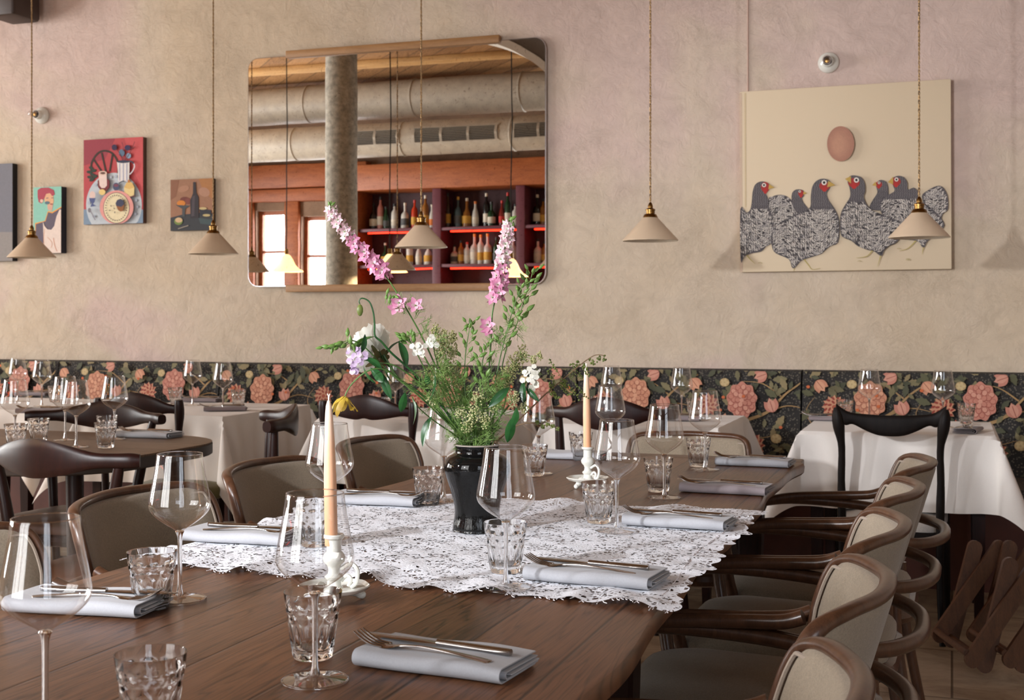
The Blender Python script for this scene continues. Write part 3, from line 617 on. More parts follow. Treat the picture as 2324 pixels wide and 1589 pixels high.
for h in hens:
    b = h['b']; sm = [(q.x, q.y) for q in cat([V(x, y, 0) for x, y in b], 3, True)]
    for lg in h.get('l', []): p_.stroke(lg, 13, (176, 160, 96), 4, True)
    p_.poly(sm, (84, 79, 82)); xs = [x for x, y in b]; ys = [y for x, y in b]; x0, x1, y0, y1 = min(xs), max(xs), min(ys), max(ys)
    dk = []; lt = []
    hgt = y1-y0
    step = 17 if not h.get('plain') else 14
    yy = y0
    while yy < y1:
        xx = x0+rnd.random()*10
        while xx < x1:
            if inside((xx, yy), sm):
                fy = (yy-y0)/hgt
                if fy > .34 and not h.get('plain') or 'f' not in h:
                    ln_, wd = 15+13*rnd.random(), 4.4; a = rnd.gauss(.25, .35)+.9*sin(xx/90.)
                    c = rnd.choice([(222, 214, 204), (204, 196, 188), (176, 170, 166)]) if rnd.random() < .9 else (60, 56, 60)
                else:
                    ln_, wd = 6+5*rnd.random(), 2.5; a = rnd.random()*3; c = (134, 128, 130)
                ca, sa = cos(a), sin(a); u = [(-ln_, 0), (0, -wd), (ln_, 0), (0, wd)]
                q = [(xx+m_*ca-n_*sa, yy+m_*sa+n_*ca) for m_, n_ in u]
                if all(inside(z_, sm) for z_ in q): lt.append((q, c))
                q2 = [(x_+2, y_+7) for x_, y_ in q]
                if all(inside(z_, sm) for z_ in q2) and fy > .3: dk.append((q2, (22, 20, 26)))
            xx += step*1.35
        yy += step*.72
    p_.many(dk); p_.many(lt)
    if 'f' in h:
        fx, fy_, rx, ry = h['f']; p_.ell(fx, fy_, rx, ry, (158, 48, 44)); p_.ell(fx, fy_+ry*.7, rx*.45, ry*.6, (176, 44, 40)); p_.poly(h['k'], (190, 156, 78))
        ex, ey, er = h['e']; p_.ell(ex, ey, er, er, (226, 220, 210), 16); p_.ell(ex, ey, er*.5, er*.55, (20, 18, 20), 12)
for cx_, cy__ in ((1300, 955), (1790, 935), (1790, 945), (295, 968), (1700, 830)): p_.stroke([(cx_-22, cy__), (cx_, cy__-6), (cx_+20, cy__+3)], 5, (170, 156, 104), 3)
ex, ey = (1909-1660)*4.469, (328-380)*4.469
for k in range(6): p_.ell(ex-4*k, ey+3*k-2, 137-k*16, 178-k*20, (168+4*k, 120+4*k, 100+3*k), 36)
p_.mb.build('painted_picture', PAINT, t, smooth=False)

RC = simple('dark_red_canvas_edge', (96, 70, 62), .8)
t, ym = canvas('breakfast_painting', 'red painting of a laid breakfast table with a jug, plate and chair', 0, 1.741, 2.25, -4.935, -4.515, .035, RC)
p_ = Painter(ym(180, 300, 6.835))
p_.poly([(60, 60), (990, 60), (990, 1440), (60, 1440)], (176, 66, 70)); p_.poly([(60, 60), (560, 60), (400, 420), (60, 520)], (146, 54, 66)); p_.poly([(700, 60), (990, 60), (990, 900), (840, 600)], (192, 78, 80))
p_.poly([(60, 1200), (990, 1200), (990, 1440), (60, 1440)], (120, 140, 160))
p_.ell(540, 1130, 432, 500, (184, 192, 198), 48)
p_.stroke([(190, 640), (190, 500), (240, 390), (310, 315), (400, 290), (500, 320), (570, 400), (605, 500), (605, 640)], 30, (50, 36, 24))
for a, b in (((230, 430), (350, 610)), ((350, 320), (415, 610)), ((520, 340), (475, 610))): p_.stroke([a, b], 26, (50, 36, 24), 0)
for x, y in ((190, 560), (230, 600), (160, 620), (210, 660), (250, 690), (170, 700), (200, 740)): p_.ell(x, y, 42, 24, (40, 52, 40), 12, .5*sin(x))
for x, y in ((160, 1100), (190, 990), (270, 820), (500, 700), (580, 690), (890, 1060), (910, 1160), (880, 1270), (240, 1310)): p_.ell(x, y, 22, 22, (160, 168, 184), 12); p_.ell(x, y, 9, 9, (188, 194, 200), 8)
p_.ell(560, 240, 42, 46, (48, 30, 66), 18); p_.ell(765, 245, 46, 42, (44, 30, 74), 18); p_.ell(675, 325, 46, 56, (86, 110, 134), 18); p_.ell(780, 370, 40, 42, (130, 156, 180), 18)
for a, b in (((600, 270), (690, 430)), ((760, 290), (720, 440)), ((680, 380), (700, 440)), ((880, 150), (740, 430)), ((680, 160), (700, 300)), ((640, 350), (690, 440)), ((890, 230), (800, 260))): p_.stroke([a, ((a[0]+b[0])/2+12, (a[1]+b[1])/2), b], 8, (96, 36, 46), 4)
p_.poly([(605, 460), (800, 460), (800, 600), (790, 770), (625, 770), (620, 600)], (218, 212, 208)); p_.ell(705, 462, 100, 22, (44, 48, 72), 20)
for x in (650, 705, 760): p_.stroke([(x, 490), (x, 760)], 12, (160, 164, 190), 0)
p_.stroke([(790, 455), (850, 470), (880, 530), (850, 610), (805, 660)], 18, (206, 200, 206)); p_.stroke([(780, 455), (830, 460), (870, 490)], 20, (50, 52, 74))
p_.poly([(310, 760), (320, 860), (370, 920), (440, 920), (490, 860), (495, 760), (450, 720), (350, 720)], (110, 34, 40)); p_.poly([(325, 650), (450, 650), (455, 830), (420, 870), (370, 870), (340, 830)], (222, 200, 190)); p_.ell(390, 640, 66, 34, (214, 186, 168), 20); p_.ell(392, 640, 40, 18, (96, 60, 50), 16)
p_.ell(598, 850, 50, 62, (66, 76, 104), 20); p_.ell(598, 830, 38, 24, (116, 62, 80), 16); p_.stroke([(640, 800), (690, 770), (725, 765)], 14, (60, 56, 66))
p_.ell(805, 990, 92, 26, (96, 60, 66), 20); p_.poly([(722, 860), (885, 860), (878, 980), (830, 1000), (770, 1000), (730, 970)], (220, 196, 136)); p_.poly([(725, 860), (760, 790), (805, 770), (850, 790), (885, 860), (805, 890)], (214, 176, 104)); p_.ell(800, 765, 20, 24, (176, 110, 50), 12)
p_.ell(385, 935, 52, 46, (220, 192, 122), 16)
p_.ell(610, 1170, 262, 262, (216, 148, 140), 40); p_.ell(608, 1180, 204, 240, (70, 54, 60), 40); p_.ell(608, 1180, 196, 232, (222, 208, 170), 40)
for k in range(30):
    a = 2*pi*k/30; p_.ell(608+160*cos(a), 1180+195*sin(a), 12, 7, (84, 84, 84), 6, a*3)
for x, y in ((540, 1150), (590, 1190), (520, 1220), (600, 1250), (640, 1080)): p_.ell(x, y, 9, 16, (110, 100, 90), 6, x)
p_.poly([(618, 1140), (750, 1130), (730, 1225), (690, 1240), (650, 1215)], (140, 86, 40)); p_.poly([(612, 1110), (640, 1060), (690, 1040), (735, 1070), (745, 1130), (700, 1165), (625, 1150)], (56, 58, 82))
p_.ell(255, 985, 46, 62, (216, 190, 180), 18); p_.poly([(205, 1030), (305, 1030), (290, 1090), (265, 1120), (315, 1150), (225, 1165), (245, 1110), (215, 1080)], (72, 84, 128))
p_.stroke([(210, 1200), (250, 1270), (300, 1370)], 16, (130, 126, 134)); p_.ell(212, 1218, 26, 36, (120, 116, 124), 14)
p_.mb.build('painted_picture', PAINT, t, smooth=False)

t, ym = canvas('still_life_painting', 'small brown still life of a dark bottle, fruit bowl and cups', 0, 1.69, 1.99, -4.33, -4.045, .03, simple('brown_canvas_edge', (70, 54, 44), .8))
p_ = Painter(ym(180, 300, 6.835))
p_.poly([(1380, 690), (2110, 690), (2110, 1560), (1380, 1560)], (150, 108, 82)); p_.poly([(1850, 690), (2110, 690), (2110, 1050), (1920, 900)], (164, 112, 66)); p_.poly([(1380, 690), (1550, 740), (1500, 1000), (1380, 1060)], (134, 90, 66))
p_.ell(1940, 930, 90, 70, (168, 126, 102), 18, .4); p_.ell(1620, 880, 90, 50, (166, 122, 96), 18, -.3)
p_.poly([(1380, 1330), (1600, 1280), (1900, 1250), (2110, 1260), (2110, 1560), (1380, 1560)], (52, 54, 58)); p_.poly([(1850, 1330), (2080, 1360), (2060, 1440), (1880, 1420)], (62, 78, 80))
p_.ell(1640, 1050, 74, 46, (110, 54, 44), 18); p_.ell(1690, 1070, 50, 50, (120, 62, 52), 18); p_.ell(1585, 1105, 66, 46, (202, 124, 44), 20)
p_.poly([(1500, 1130), (1725, 1140), (1650, 1190), (1640, 1310), (1600, 1310), (1600, 1190)], (70, 72, 74))
p_.poly([(1770, 775), (1810, 775), (1820, 940), (1855, 1010), (1860, 1330), (1730, 1340), (1725, 1060), (1768, 950)], (48, 42, 46)); p_.poly([(1760, 1000), (1800, 980), (1790, 1300), (1745, 1310)], (72, 64, 70))
p_.poly([(1870, 1190), (2050, 1210), (2050, 1280), (1880, 1300)], (40, 42, 52)); p_.ell(1925, 1185, 60, 20, (190, 170, 120), 16); p_.ell(1980, 1290, 60, 20, (184, 166, 116), 16)
p_.ell(1545, 1385, 66, 56, (110, 130, 66), 20); p_.ell(1552, 1365, 56, 40, (200, 170, 130), 18); p_.stroke([(1540, 1500), (1620, 1475), (1700, 1450)], 14, (150, 140, 126))
p_.mb.build('painted_picture', PAINT, t, smooth=False)

t, ym = canvas('portrait_painting', 'narrow portrait of a red haired figure in a cream top on turquoise', 0, 1.573, 1.975, -5.29, -5.085, .05, simple('navy_canvas_edge', (42, 44, 58), .8))
p_ = Painter(ym(0, 350, 5.885))
p_.poly([(440, 400), (860, 400), (860, 1350), (440, 1350)], (134, 190, 172)); p_.poly([(470, 920), (600, 890), (640, 760), (700, 770), (820, 700), (850, 720), (850, 1350), (470, 1350)], (222, 150, 60))
p_.poly([(480, 935), (610, 895), (645, 775), (700, 790), (830, 715), (850, 1350), (480, 1350)], (92, 82, 96))
p_.poly([(630, 620), (720, 620), (700, 740), (690, 760), (640, 740)], (204, 160, 140)); p_.poly([(590, 500), (690, 490), (715, 560), (720, 640), (690, 690), (640, 680), (600, 640)], (214, 166, 128))
p_.poly([(505, 480), (550, 450), (650, 445), (720, 480), (735, 540), (700, 560), (670, 520), (620, 530), (590, 600), (560, 660), (520, 640), (505, 570)], (164, 62, 78))
p_.ell(560, 625, 22, 24, (216, 180, 160), 12); p_.ell(635, 650, 34, 22, (84, 110, 120), 14); p_.stroke([(620, 590), (650, 583)], 7, (60, 70, 110), 0); p_.stroke([(690, 585), (712, 583)], 7, (60, 70, 110), 0); p_.ell(690, 668, 18, 8, (150, 70, 80), 10)
p_.poly([(580, 900), (600, 960), (640, 1005), (690, 1010), (730, 960), (760, 830), (800, 740), (825, 740), (835, 1350), (590, 1350), (585, 1100)], (220, 202, 190))
p_.stroke([(600, 1000), (590, 1150), (610, 1330)], 8, (200, 150, 120)); p_.stroke([(720, 1120), (740, 1230), (770, 1300)], 12, (200, 154, 132)); p_.stroke([(640, 1110), (700, 1180), (690, 1250)], 8, (206, 164, 142))
p_.mb.build('painted_picture', PAINT, t, smooth=False)

t, ym = canvas('grey_painting', 'plain slate grey canvas with a paler band below, cut by left edge', 0, 1.53, 2.13, -6.05, -5.45, .045, simple('black_canvas_edge', (30, 30, 34), .8))
p_ = Painter(ym(0, 350, 5.885)); p_.poly([(-900, 90), (190, 110), (190, 1440), (-900, 1440)], (112, 112, 120)); p_.poly([(-900, 1040), (190, 1040), (190, 1440), (-900, 1440)], (136, 130, 126))
p_.mb.build('painted_picture', PAINT, t, smooth=False)

# ------------------------------------------------------------------ banquette
def m_ground():
    m, nt, N, L, P = newmat('dark_dotted_ground'); v = N.new('ShaderNodeTexVoronoi'); v.inputs['Scale'].default_value = 95; L.new(coords(N, L), v.inputs['Vector'])
    r = ramp(N, [(.25, lin((98, 92, 82))), (.42, lin((40, 38, 37)))]); L.new(v.outputs['Distance'], r.inputs[0]); L.new(r.outputs[0], P.inputs['Base Color']); P.inputs['Roughness'].default_value = .85; return m
GROUND = m_ground(); TERRA = simple('terracotta_panel', (88, 44, 31), .7, 0, .2, 5)
bq = thing('banquette', 'long banquette bench with floral upholstered back along the plaster wall', 'banquette', (0, 0, 0))
seams = [-8.4, -7.26, -6.15, -5.04, -3.93, -2.82, -1.82, -.69, .33, 1.4, 2.5]
def flower_big(p, x, z, r, tone):
    base, lite, dark = tone
    p.poly([(x+r*(1+.07*sin(9*a))*cos(a)*.9, z+r*(1+.07*sin(9*a))*sin(a)*1.08) for a in [2*pi*k/54 for k in range(54)]], base)
    for ring, n in ((.8, 13), (.55, 9), (.28, 5)):
        pd = []; pl = []
        for k in range(n):
            a = 2*pi*(k+.5*(ring < .6))/n; cx, cz = x+r*ring*cos(a)*.85, z+r*ring*sin(a); pd.append((ellp(cx, cz, r*.19, r*.17, 10, a), dark)); pl.append((ellp(cx, cz+r*.015, r*.155, r*.135, 10, a), lite if k % 2 else base))
        p.many(pd); p.many(pl)
    p.ell(x, z, r*.13, r*.13, lite, 10)
def flower_spiky(p, x, z, r, tone):
    base, lite, dark = tone; pts = []
    for k in range(24):
        a = 2*pi*k/24; q = r*(1.1 if k % 2 == 0 else .78); pts.append((x+q*cos(a), z+q*sin(a)))
    p.poly(pts, lite)
    for ring, n, rr in ((.78, 11, .2), (.45, 7, .2)):
        p.many([(ellp(x+r*ring*cos(2*pi*k/n), z+r*ring*sin(2*pi*k/n), r*rr, r*rr*.5, 8, 2*pi*k/n+.6), dark) for k in range(n)])
    p.ell(x, z, r*.2, r*.2, base, 10)
def tulip(p, x, z, r, a0, tone):
    base, lite, dark = tone
    for da, sc_, c in ((-.45, 1, base), (.45, 1, base), (0, 1.05, lite)):
        a = a0+da; L_ = r*1.5*sc_; pts = []
        for k in range(13):
            u = k/12; w = r*.42*sin(pi*min(u*1.05, 1))**.8; pts.append((x+cos(a)*L_*u-sin(a)*w, z+sin(a)*L_*u+cos(a)*w))
        for k in range(11, 0, -1):
            u = k/12; w = -r*.42*sin(pi*min(u*1.05, 1))**.8; pts.append((x+cos(a)*L_*u-sin(a)*w, z+sin(a)*L_*u+cos(a)*w))
        p.poly(pts, c)
    p.stroke([(x, z), (x+cos(a0)*r*1.2, z+sin(a0)*r*1.2)], r*.07, dark, 0)
def leafp(p, x, z, L_, a, c, lobes=0):
    pts = []; n = 9
    for sgn in (1, -1):
        rng = range(n) if sgn > 0 else range(n-1, -1, -1)
        for k in rng:
            u = k/(n-1); w = sgn*L_*.2*sin(pi*u)*(1+.35*(k % 2)); pts.append((x+cos(a)*L_*u-sin(a)*w, z+sin(a)*L_*u+cos(a)*w))
    p.poly(pts, c)
SAL = ((190, 132, 104), (204, 150, 120), (146, 84, 64)); PNK = ((184, 122, 104), (198, 142, 122), (146, 76, 64)); REDT = ((158, 80, 58), (192, 138, 108), (140, 56, 44)); CRM = ((170, 146, 102), (190, 168, 124), (116, 94, 62))
rnd = random.Random(11)
for i in range(len(seams)-1):
    xa, xb = seams[i]+.004, seams[i+1]-.004
    zlo, zhi, ylo, yhi = .44, .925, 6.27, 6.335
    yy = lambda z: ylo+(yhi-ylo)*(z-zlo)/(zhi-zlo)
    mb = MB(); prof = [(6.452, .44), (ylo, .44)]+[(yy(zlo+(zhi-zlo)*k/8)-.006*sin(pi*k/8), zlo+(zhi-zlo)*k/8-(.012 if k == 8 else 0)) for k in range(9)]+[(yhi+.006, zhi-.003), (yhi+.02, zhi), (6.452, zhi)]
    n = len(prof); vs = [(xa, y, z) for y, z in prof]+[(xb, y, z) for y, z in prof]
    mb.add(vs, [tuple(range(n)), tuple(range(2*n-1, n-1, -1))]+[(k, k+n, (k+1) % n+n, (k+1) % n) for k in range(n)])
    panel = mb.build('back_cushion', GROUND, bq)
    if seams[i+1] < -7.2 or seams[i] > 1.3: continue
    pt = Painter(lambda x, z, l: (min(max(x, xa), xb), yy(min(max(z, .46), .9215))-.0068-l*.0, min(max(z, .46), .9215)), .00018)
    pt.mp = lambda x, z, l: (min(max(x, xa), xb), yy(min(max(z, .46), .9215))-.0070-l, min(max(z, .46), .9215))
    w = xb-xa
    GRN = [(84, 84, 58), (104, 98, 70), (72, 74, 54), (120, 112, 80), (134, 120, 86)]; BRN = (164, 132, 88)
    # climbing branches
    for q in range(2):
        bx = xa+w*(q*.5); pth = [(bx-.05, .45+.0*q), (bx+.08, .58), (bx+.24, .66), (bx+.4, .72), (bx+.5, .82), (bx+.62, .9)]
        pt.stroke(pth, .026, BRN, 6, True)
        pt.stroke([(bx+.4, .72), (bx+.5, .755), (bx+.6, .74)], .009, BRN, 5, True); pt.stroke([(bx+.47, .80), (bx+.38, .86), (bx+.28, .87)], .008, BRN, 5, True); pt.stroke([(bx+.24, .66), (bx+.36, .60), (bx+.46, .62)], .009, (150, 120, 80), 5, True); pt.stroke([(bx+.1, .6), (bx+.02, .72), (bx+.06, .8)], .007, (150, 120, 80), 5, True)
        for k in range(84):
            leafp(pt, bx+rnd.uniform(-.05, .6), rnd.choice((rnd.uniform(.46, .9), rnd.uniform(.46, .7), rnd.uniform(.80, .93))), rnd.uniform(.035, .075), rnd.uniform(0, 6.28), rnd.choice(GRN))
    for q in range(2):
        bx = xa+w*(q*.5)+rnd.uniform(-.02, .02)
        flower_big(pt, bx+.30, .79+rnd.uniform(-.015, .015), .080, SAL if q == 0 else PNK)
        tulip(pt, bx+.455, .725, .046, 1.9, PNK); flower_spiky(pt, bx+.135, .755, .054, REDT)
        pt.ell(bx+.215, .865, .024, .021, CRM[0], 14); pt.many([(ellp(bx+.215+.012*cos(a), .865+.011*sin(a), .009, .007, 8, a), CRM[1]) for a in (0, 1.25, 2.5, 3.8, 5)])
        tulip(pt, bx+.05, .88, .042, -.9, SAL); tulip(pt, bx+.42, .91, .042, 3.5, PNK); tulip(pt, bx+.18, .63, .046, 2.3, CRM); tulip(pt, bx+.21, .645, .046, 1.4, REDT)
        flower_spiky(pt, bx+.36, .565, .055, REDT); pt.ell(bx+.47, .60, .026, .023, CRM[0], 14); pt.many([(ellp(bx+.47+.013*cos(a), .6+.012*sin(a), .009, .007, 8, a), CRM[1]) for a in (0, 1.25, 2.5, 3.8, 5)])
        flower_big(pt, bx+.08, .55, .058, PNK); tulip(pt, bx+.27, .50, .034, .8, SAL)
        for k in range(5): pt.ell(bx+rnd.uniform(0, .5), rnd.uniform(.5, .9), .009, .008, (190, 96, 52), 7)
    pt.mb.build('floral_weave', PAINT, panel, smooth=False)
    mb = MB(); box(mb, xa, xb, 5.80, 6.27, .38, .455, bev=.02); mb.build('seat_cushion', GROUND, bq)
mb = MB(); box(mb, -8.4, 2.5, 5.86, 6.455, 0, .38); mb.build('bench_base', TERRA, bq, smooth=False)
# ------------------------------------------------------------------ main table
tb = thing('dining_table', 'long dark oak plank dining table laid for a meal, in the foreground', 'table', (-.9, 2.1, 0))
TL, TR, TY0, TY1 = -.49, .48, -1.6, 1.80
def edge(y, s):
    return .014*sin(y*2.1+s*1.3)+.010*sin(y*4.7+s*2.1)+.004*sin(y*13+s)
def tabletop():
    mb = MB(); n = 90; rings = []
    for i in range(n+1):
        y = TY0+(TY1-TY0)*i/n; xl = TL+edge(y, 1)*1.2; xr = TR+edge(y, 2)
        rings.append([(xr-.010, y, .712), (xr-.002, y, .720), (xr, y, .738), (xr-.004, y, .747), (xr-.010, y, .75), (xl+.010, y, .75), (xl+.004, y, .747), (xl, y, .738), (xl+.002, y, .720), (xl+.010, y, .712)])
    loft(mb, rings); return mb
tabletop().build('tabletop', TABLEWOOD, tb)
mb = MB(); box(mb, TL+.005, TR-.008, TY1+.001, TY1+.095, .712, .7503, bev=.004); mb.build('end_board', TABLEEND, tb)
def legcurve(x, y, sx):
    mb = MB(); P = cat([(x+sx*.0, y, .70), (x, y, .5), (x-sx*.01, y, .25), (x+sx*.0, y, .0)], 5)
    tube(mb, P, [.045, .04, .036, .034, .033, .032, .031, .03, .03, .03, .029, .029, .028, .028, .028, .028], sec=[(1, -.8), (1, .8), (.8, 1), (-.8, 1), (-1, .8), (-1, -.8), (-.8, -1), (.8, -1)], up=(1, 0, 0))
    P = cat([(x-sx*.02, y, .42), (x-sx*.05, y, .58), (x-sx*.16, y, .69)], 5); tube(mb, P, .022, 8); return mb
for sx in (1, -1):
    for y in (-1.3, 1.55, .02): legcurve(sx*.36, y, sx).build('leg', DARKW, tb)
mb = MB(); box(mb, -.40, .40, TY0+.2, TY1-.05, .67, .711, bev=.005); mb.build('table_apron', DARKW, tb)

# ------------------------------------------------------------------ lace runner
def lace():
    x0, x1, y0, y1 = -1.385, -.395, 1.90, 2.86; mb = MB(); n = 150; m = 150; r = random.Random(5)
    def P(i, j):
        u, v = i/n, j/m; x = x0+(x1-x0)*u; y = y0+(y1-y0)*v
        y += (1-v)**6*(.010*sin(u*17)+.006*sin(u*41+1)+.004*sin(u*83)) + v**6*(.012*sin(u*13+2)+.006*sin(u*37)) - .03*u*(1-v)+.04*(u-.5)*(v-.5)
        x += (u**8)*(.008*sin(v*19+1)+.006*sin(v*47)+.005*sin(v*101))+((1-u)**8)*(.012*sin(v*15)+.014*sin(v*33))
        rp = max(0, 1-v*7); z = .7526+.0008*sin(u*60+v*20)*sin(v*47)+rp*(.010*max(0, sin(u*29+v*9))**2+.006*max(0, sin(u*53+1))**2)
        rb = max(0, v*7-6); z += rb*.009*max(0, sin(u*23+2))**2
        re = max(0, u*9-8)+max(0, 1-u*9); z += re*.004*max(0, sin(v*50))**2
        z += .0012*max(0, sin((u*1.2+v)*9+1))**8
        return (x, y, max(z, .7516))
    vs = [P(i, j) for j in range(m+1) for i in range(n+1)]
    # the runner lies over the live edge only up to the edge line
    fs = [(j*(n+1)+i, j*(n+1)+i+1, (j+1)*(n+1)+i+1, (j+1)*(n+1)+i) for j in range(m) for i in range(n)]
    mb.add(vs, fs); o = mb.build('lace_runner', LACE)
    tag(o, 'white openwork lace runner with frayed ends across the oak table', 'table runner')
    fr = MB()
    for side in (0, 1):
        for k in range(150):
            j = r.randint(0, m); p = Vector(P(n if side else 0, j)); d = 1 if side else -1; L_ = r.uniform(.008, .05); a = r.uniform(-1.1, 1.1)
            q = [p-V(d*.006, 0, 0)]; 
            for s in range(1, 6):
                q.append(q[-1]+V(d*cos(a)*L_/5, sin(a)*L_/5, 0)); a += r.uniform(-.8, .8)
            for z_ in q: z_.z = .7525+r.uniform(0, .002); z_.x = min(z_.x, TRX(z_.y)); z_.x = max(z_.x, TLX(z_.y))
            tube(fr, q, .0007, 3)
    for side in (0, 1):
        for k in range(110):
            i = r.randint(0, n); p = Vector(P(i, m if side else 0)); d = 1 if side else -1; L_ = r.uniform(.003, .012); a = r.uniform(-1, 1)
            fr_ = [p, p+V(sin(a)*L_*.5, d*L_*.6, -.001), p+V(sin(a)*L_+.002, d*L_, -.001)]
            for z_ in fr_: z_.z = max(.7518, z_.z)
            tube(fr, fr_, .0006, 3)
    f = fr.build('frayed_fringe', THREAD, o); f['kind'] = 'stuff'
TRX = lambda y: -.9+TR+edge(y-2.1, 2)-.012
TLX = lambda y: -.9+TL+edge(y-2.1, 1)*1.2+.012
lace()

# ------------------------------------------------------------------ glassware
GLASSP = [(0, 0)]
def bowlprof():
    pts = [(.0042, .1035), (.0062, .1065), (.012, .1110), (.023, .1180), (.0345, .1265), (.0435, .1362), (.0468, .1450), (.0462, .1540), (.0438, .168), (.0405, .185), (.0372, .204), (.0345, .2245)]
    q = cat([V(a, 0, b) for a, b in pts], 3); return [(p.x, p.z) for p in q]
WG = None
def wineglass(loc, label, group):
    global WG
    if WG: return dup(WG, loc, random.uniform(0, 6), label, group)
    t = thing('wine_glass', label, 'wine glass', loc, 0, group)
    P = bowlprof(); mb = MB(); lathe(mb, P+[(.0341, .2250), (.0337, .2245)], 48); bw = mb.build('bowl', THIN, t)
    mb = MB(); tube(mb, [(.0340*cos(2*pi*k/48), .0340*sin(2*pi*k/48), .2247) for k in range(48)], .00065, 6, closed=True); mb.build('rim', GLASS, bw)
    mb = MB(); lathe(mb, [(0, .1005), (.0046, .1025), (.0044, .1015), (.0036, .097), (.0033, .085), (.0033, .03), (.0038, .016), (.006, .0088), (.0001, .0062)], 20); 
    mb = MB(); lathe(mb, [(0, .1075), (.006, .1068), (.0072, .1052), (.0055, .102), (.0040, .096), (.0034, .085), (.0033, .03), (.0040, .017), (.0062, .0095), (.0062, .0075), (0, .0075)], 20); mb.build('stem', GLASS, t)
    mb = MB(); lathe(mb, [(0, .0074), (.006, .0074), (.010, .0058), (.018, .0042), (.034, .0026), (.0395, .0020), (.0402, .0012)], 48); mb.build('foot', THIN, t)
    mb = MB(); tube(mb, [(.0392*cos(2*pi*k/48), .0392*sin(2*pi*k/48), .0016) for k in range(48)], .0014, 6, closed=True); ft = mb.build('foot_rim', GLASS, t)
    WG = t; return t
TGm = None
def tumbler(loc, label, group):
    global TGm
    if TGm: return dup(TGm, loc, random.uniform(0, .6), label, group)
    t = thing('water_tumbler', label, 'tumbler', loc, 0, group); nf = 10
    def ro(z):
        return .0252+(.0372-.0252)*(z/.085)**.9
    zs = [0, .0012, .004, .008, .013, .018, .024, .030, .036, .042, .046, .050, .054, .057, .060, .063, .066, .069, .072, .076, .080, .0838, .085]
    mb = MB(); rings = []; S = 80
    for i, z in enumerate(zs):
        ring = []
        for j in range(S):
            a = 2*pi*j/S; r = ro(z)
            ph = (a*nf/(2*pi)) % 1.0; cc = abs(ph-.5)*2
            if z < .006: r *= .95+.05*(z/.006)
            if .006 < z < .050: k = sin(pi*(z-.006)/.044)**.6; r -= .0031*k*(1-cc**2)
            if .050 <= z < .060: r -= .0026*sin(pi*(z-.05)/.01)*(cc)
            if .060 <= z < .072: r -= .0024*sin(pi*(z-.06)/.012)*(1-cc**2)
            if i == 0: r -= .001
            ring.append((r*cos(a), r*sin(a), z))
        rings.append(ring)
    inner = [(.0362, .0850), (.0358, .0838), (.0335, .070), (.0310, .052), (.0268, .030), (.0225, .0145), (.019, .0115), (.008, .0105)]
    for r, z in inner: rings.append([(r*cos(2*pi*j/S), r*sin(2*pi*j/S), z) for j in range(S)])
    loft(mb, rings, cap=True); mb.build('tumbler_body', GLASS, t, angle=60)
    TGm = t; return t

GW_MAIN, GT_MAIN = 'wine glasses on the long table', 'tumblers on the long table'
wines = [(715, 1546, 'wine glass overlapping the front tumbler and candle, nearest full glass'), (103, 1663, 'large wine glass cut by the bottom left corner of the picture'),
         (408, 1362, 'wine glass right of the tumbler at left, in front of a chair back'), (1148, 1340, 'wine glass standing in front of the black vase'),
         (1400, 1211, 'wine glass on the lace runner just right of the far candlestick'), (1508, 1131, 'wine glass beside the mauve napkin, beyond the lace'),
         (1600, 1067, 'wine glass at the far right end of the long table'), (748, 1228, 'wine glass behind the front candle'), (1008, 1142, 'wine glass behind and left of the black vase'),
         (1222, 1076, 'wine glass behind and right of the vase, partly behind flowers'), (1385, 1041, 'wine glass at the far end, its rim above the nearer glass')]
def ztab(p): return 0.7502 if not (-1.39 < p.x < -.40 and 1.88 < p.y < 2.88) else .7535
for x, y, lb in wines:
    p = Tz(x, y); p.z = ztab(p); wineglass(p, lb, GW_MAIN)
tums = [(710, 1493, 'tumbler in front, overlapped by the stem of the nearest wine glass'), (342, 1667, 'tumbler cut by the bottom edge of the picture'), (345, 1380, 'cut glass tumbler at left, beside a wine glass stem'),
        (1147, 1303, 'tumbler on the front edge of the lace, below the black vase'), (1359, 1190, 'tumbler on the back part of the lace, in front of far candlestick'), (1494, 1116, 'tumbler beside the mauve napkin setting'),
        (1585, 1059, 'tumbler at the far right end of the long table'), (714, 1243, 'tumbler behind the front candle'), (972, 1149, 'tumbler left of the black vase'), (1213, 1080, 'tumbler just right of and behind the black vase'), (1318, 1044, 'tumbler left of the far candle, on the far end of the table')]
for x, y, lb in tums:
    p = Tz(x, y); p.z = ztab(p); tumbler(p, lb, GT_MAIN)

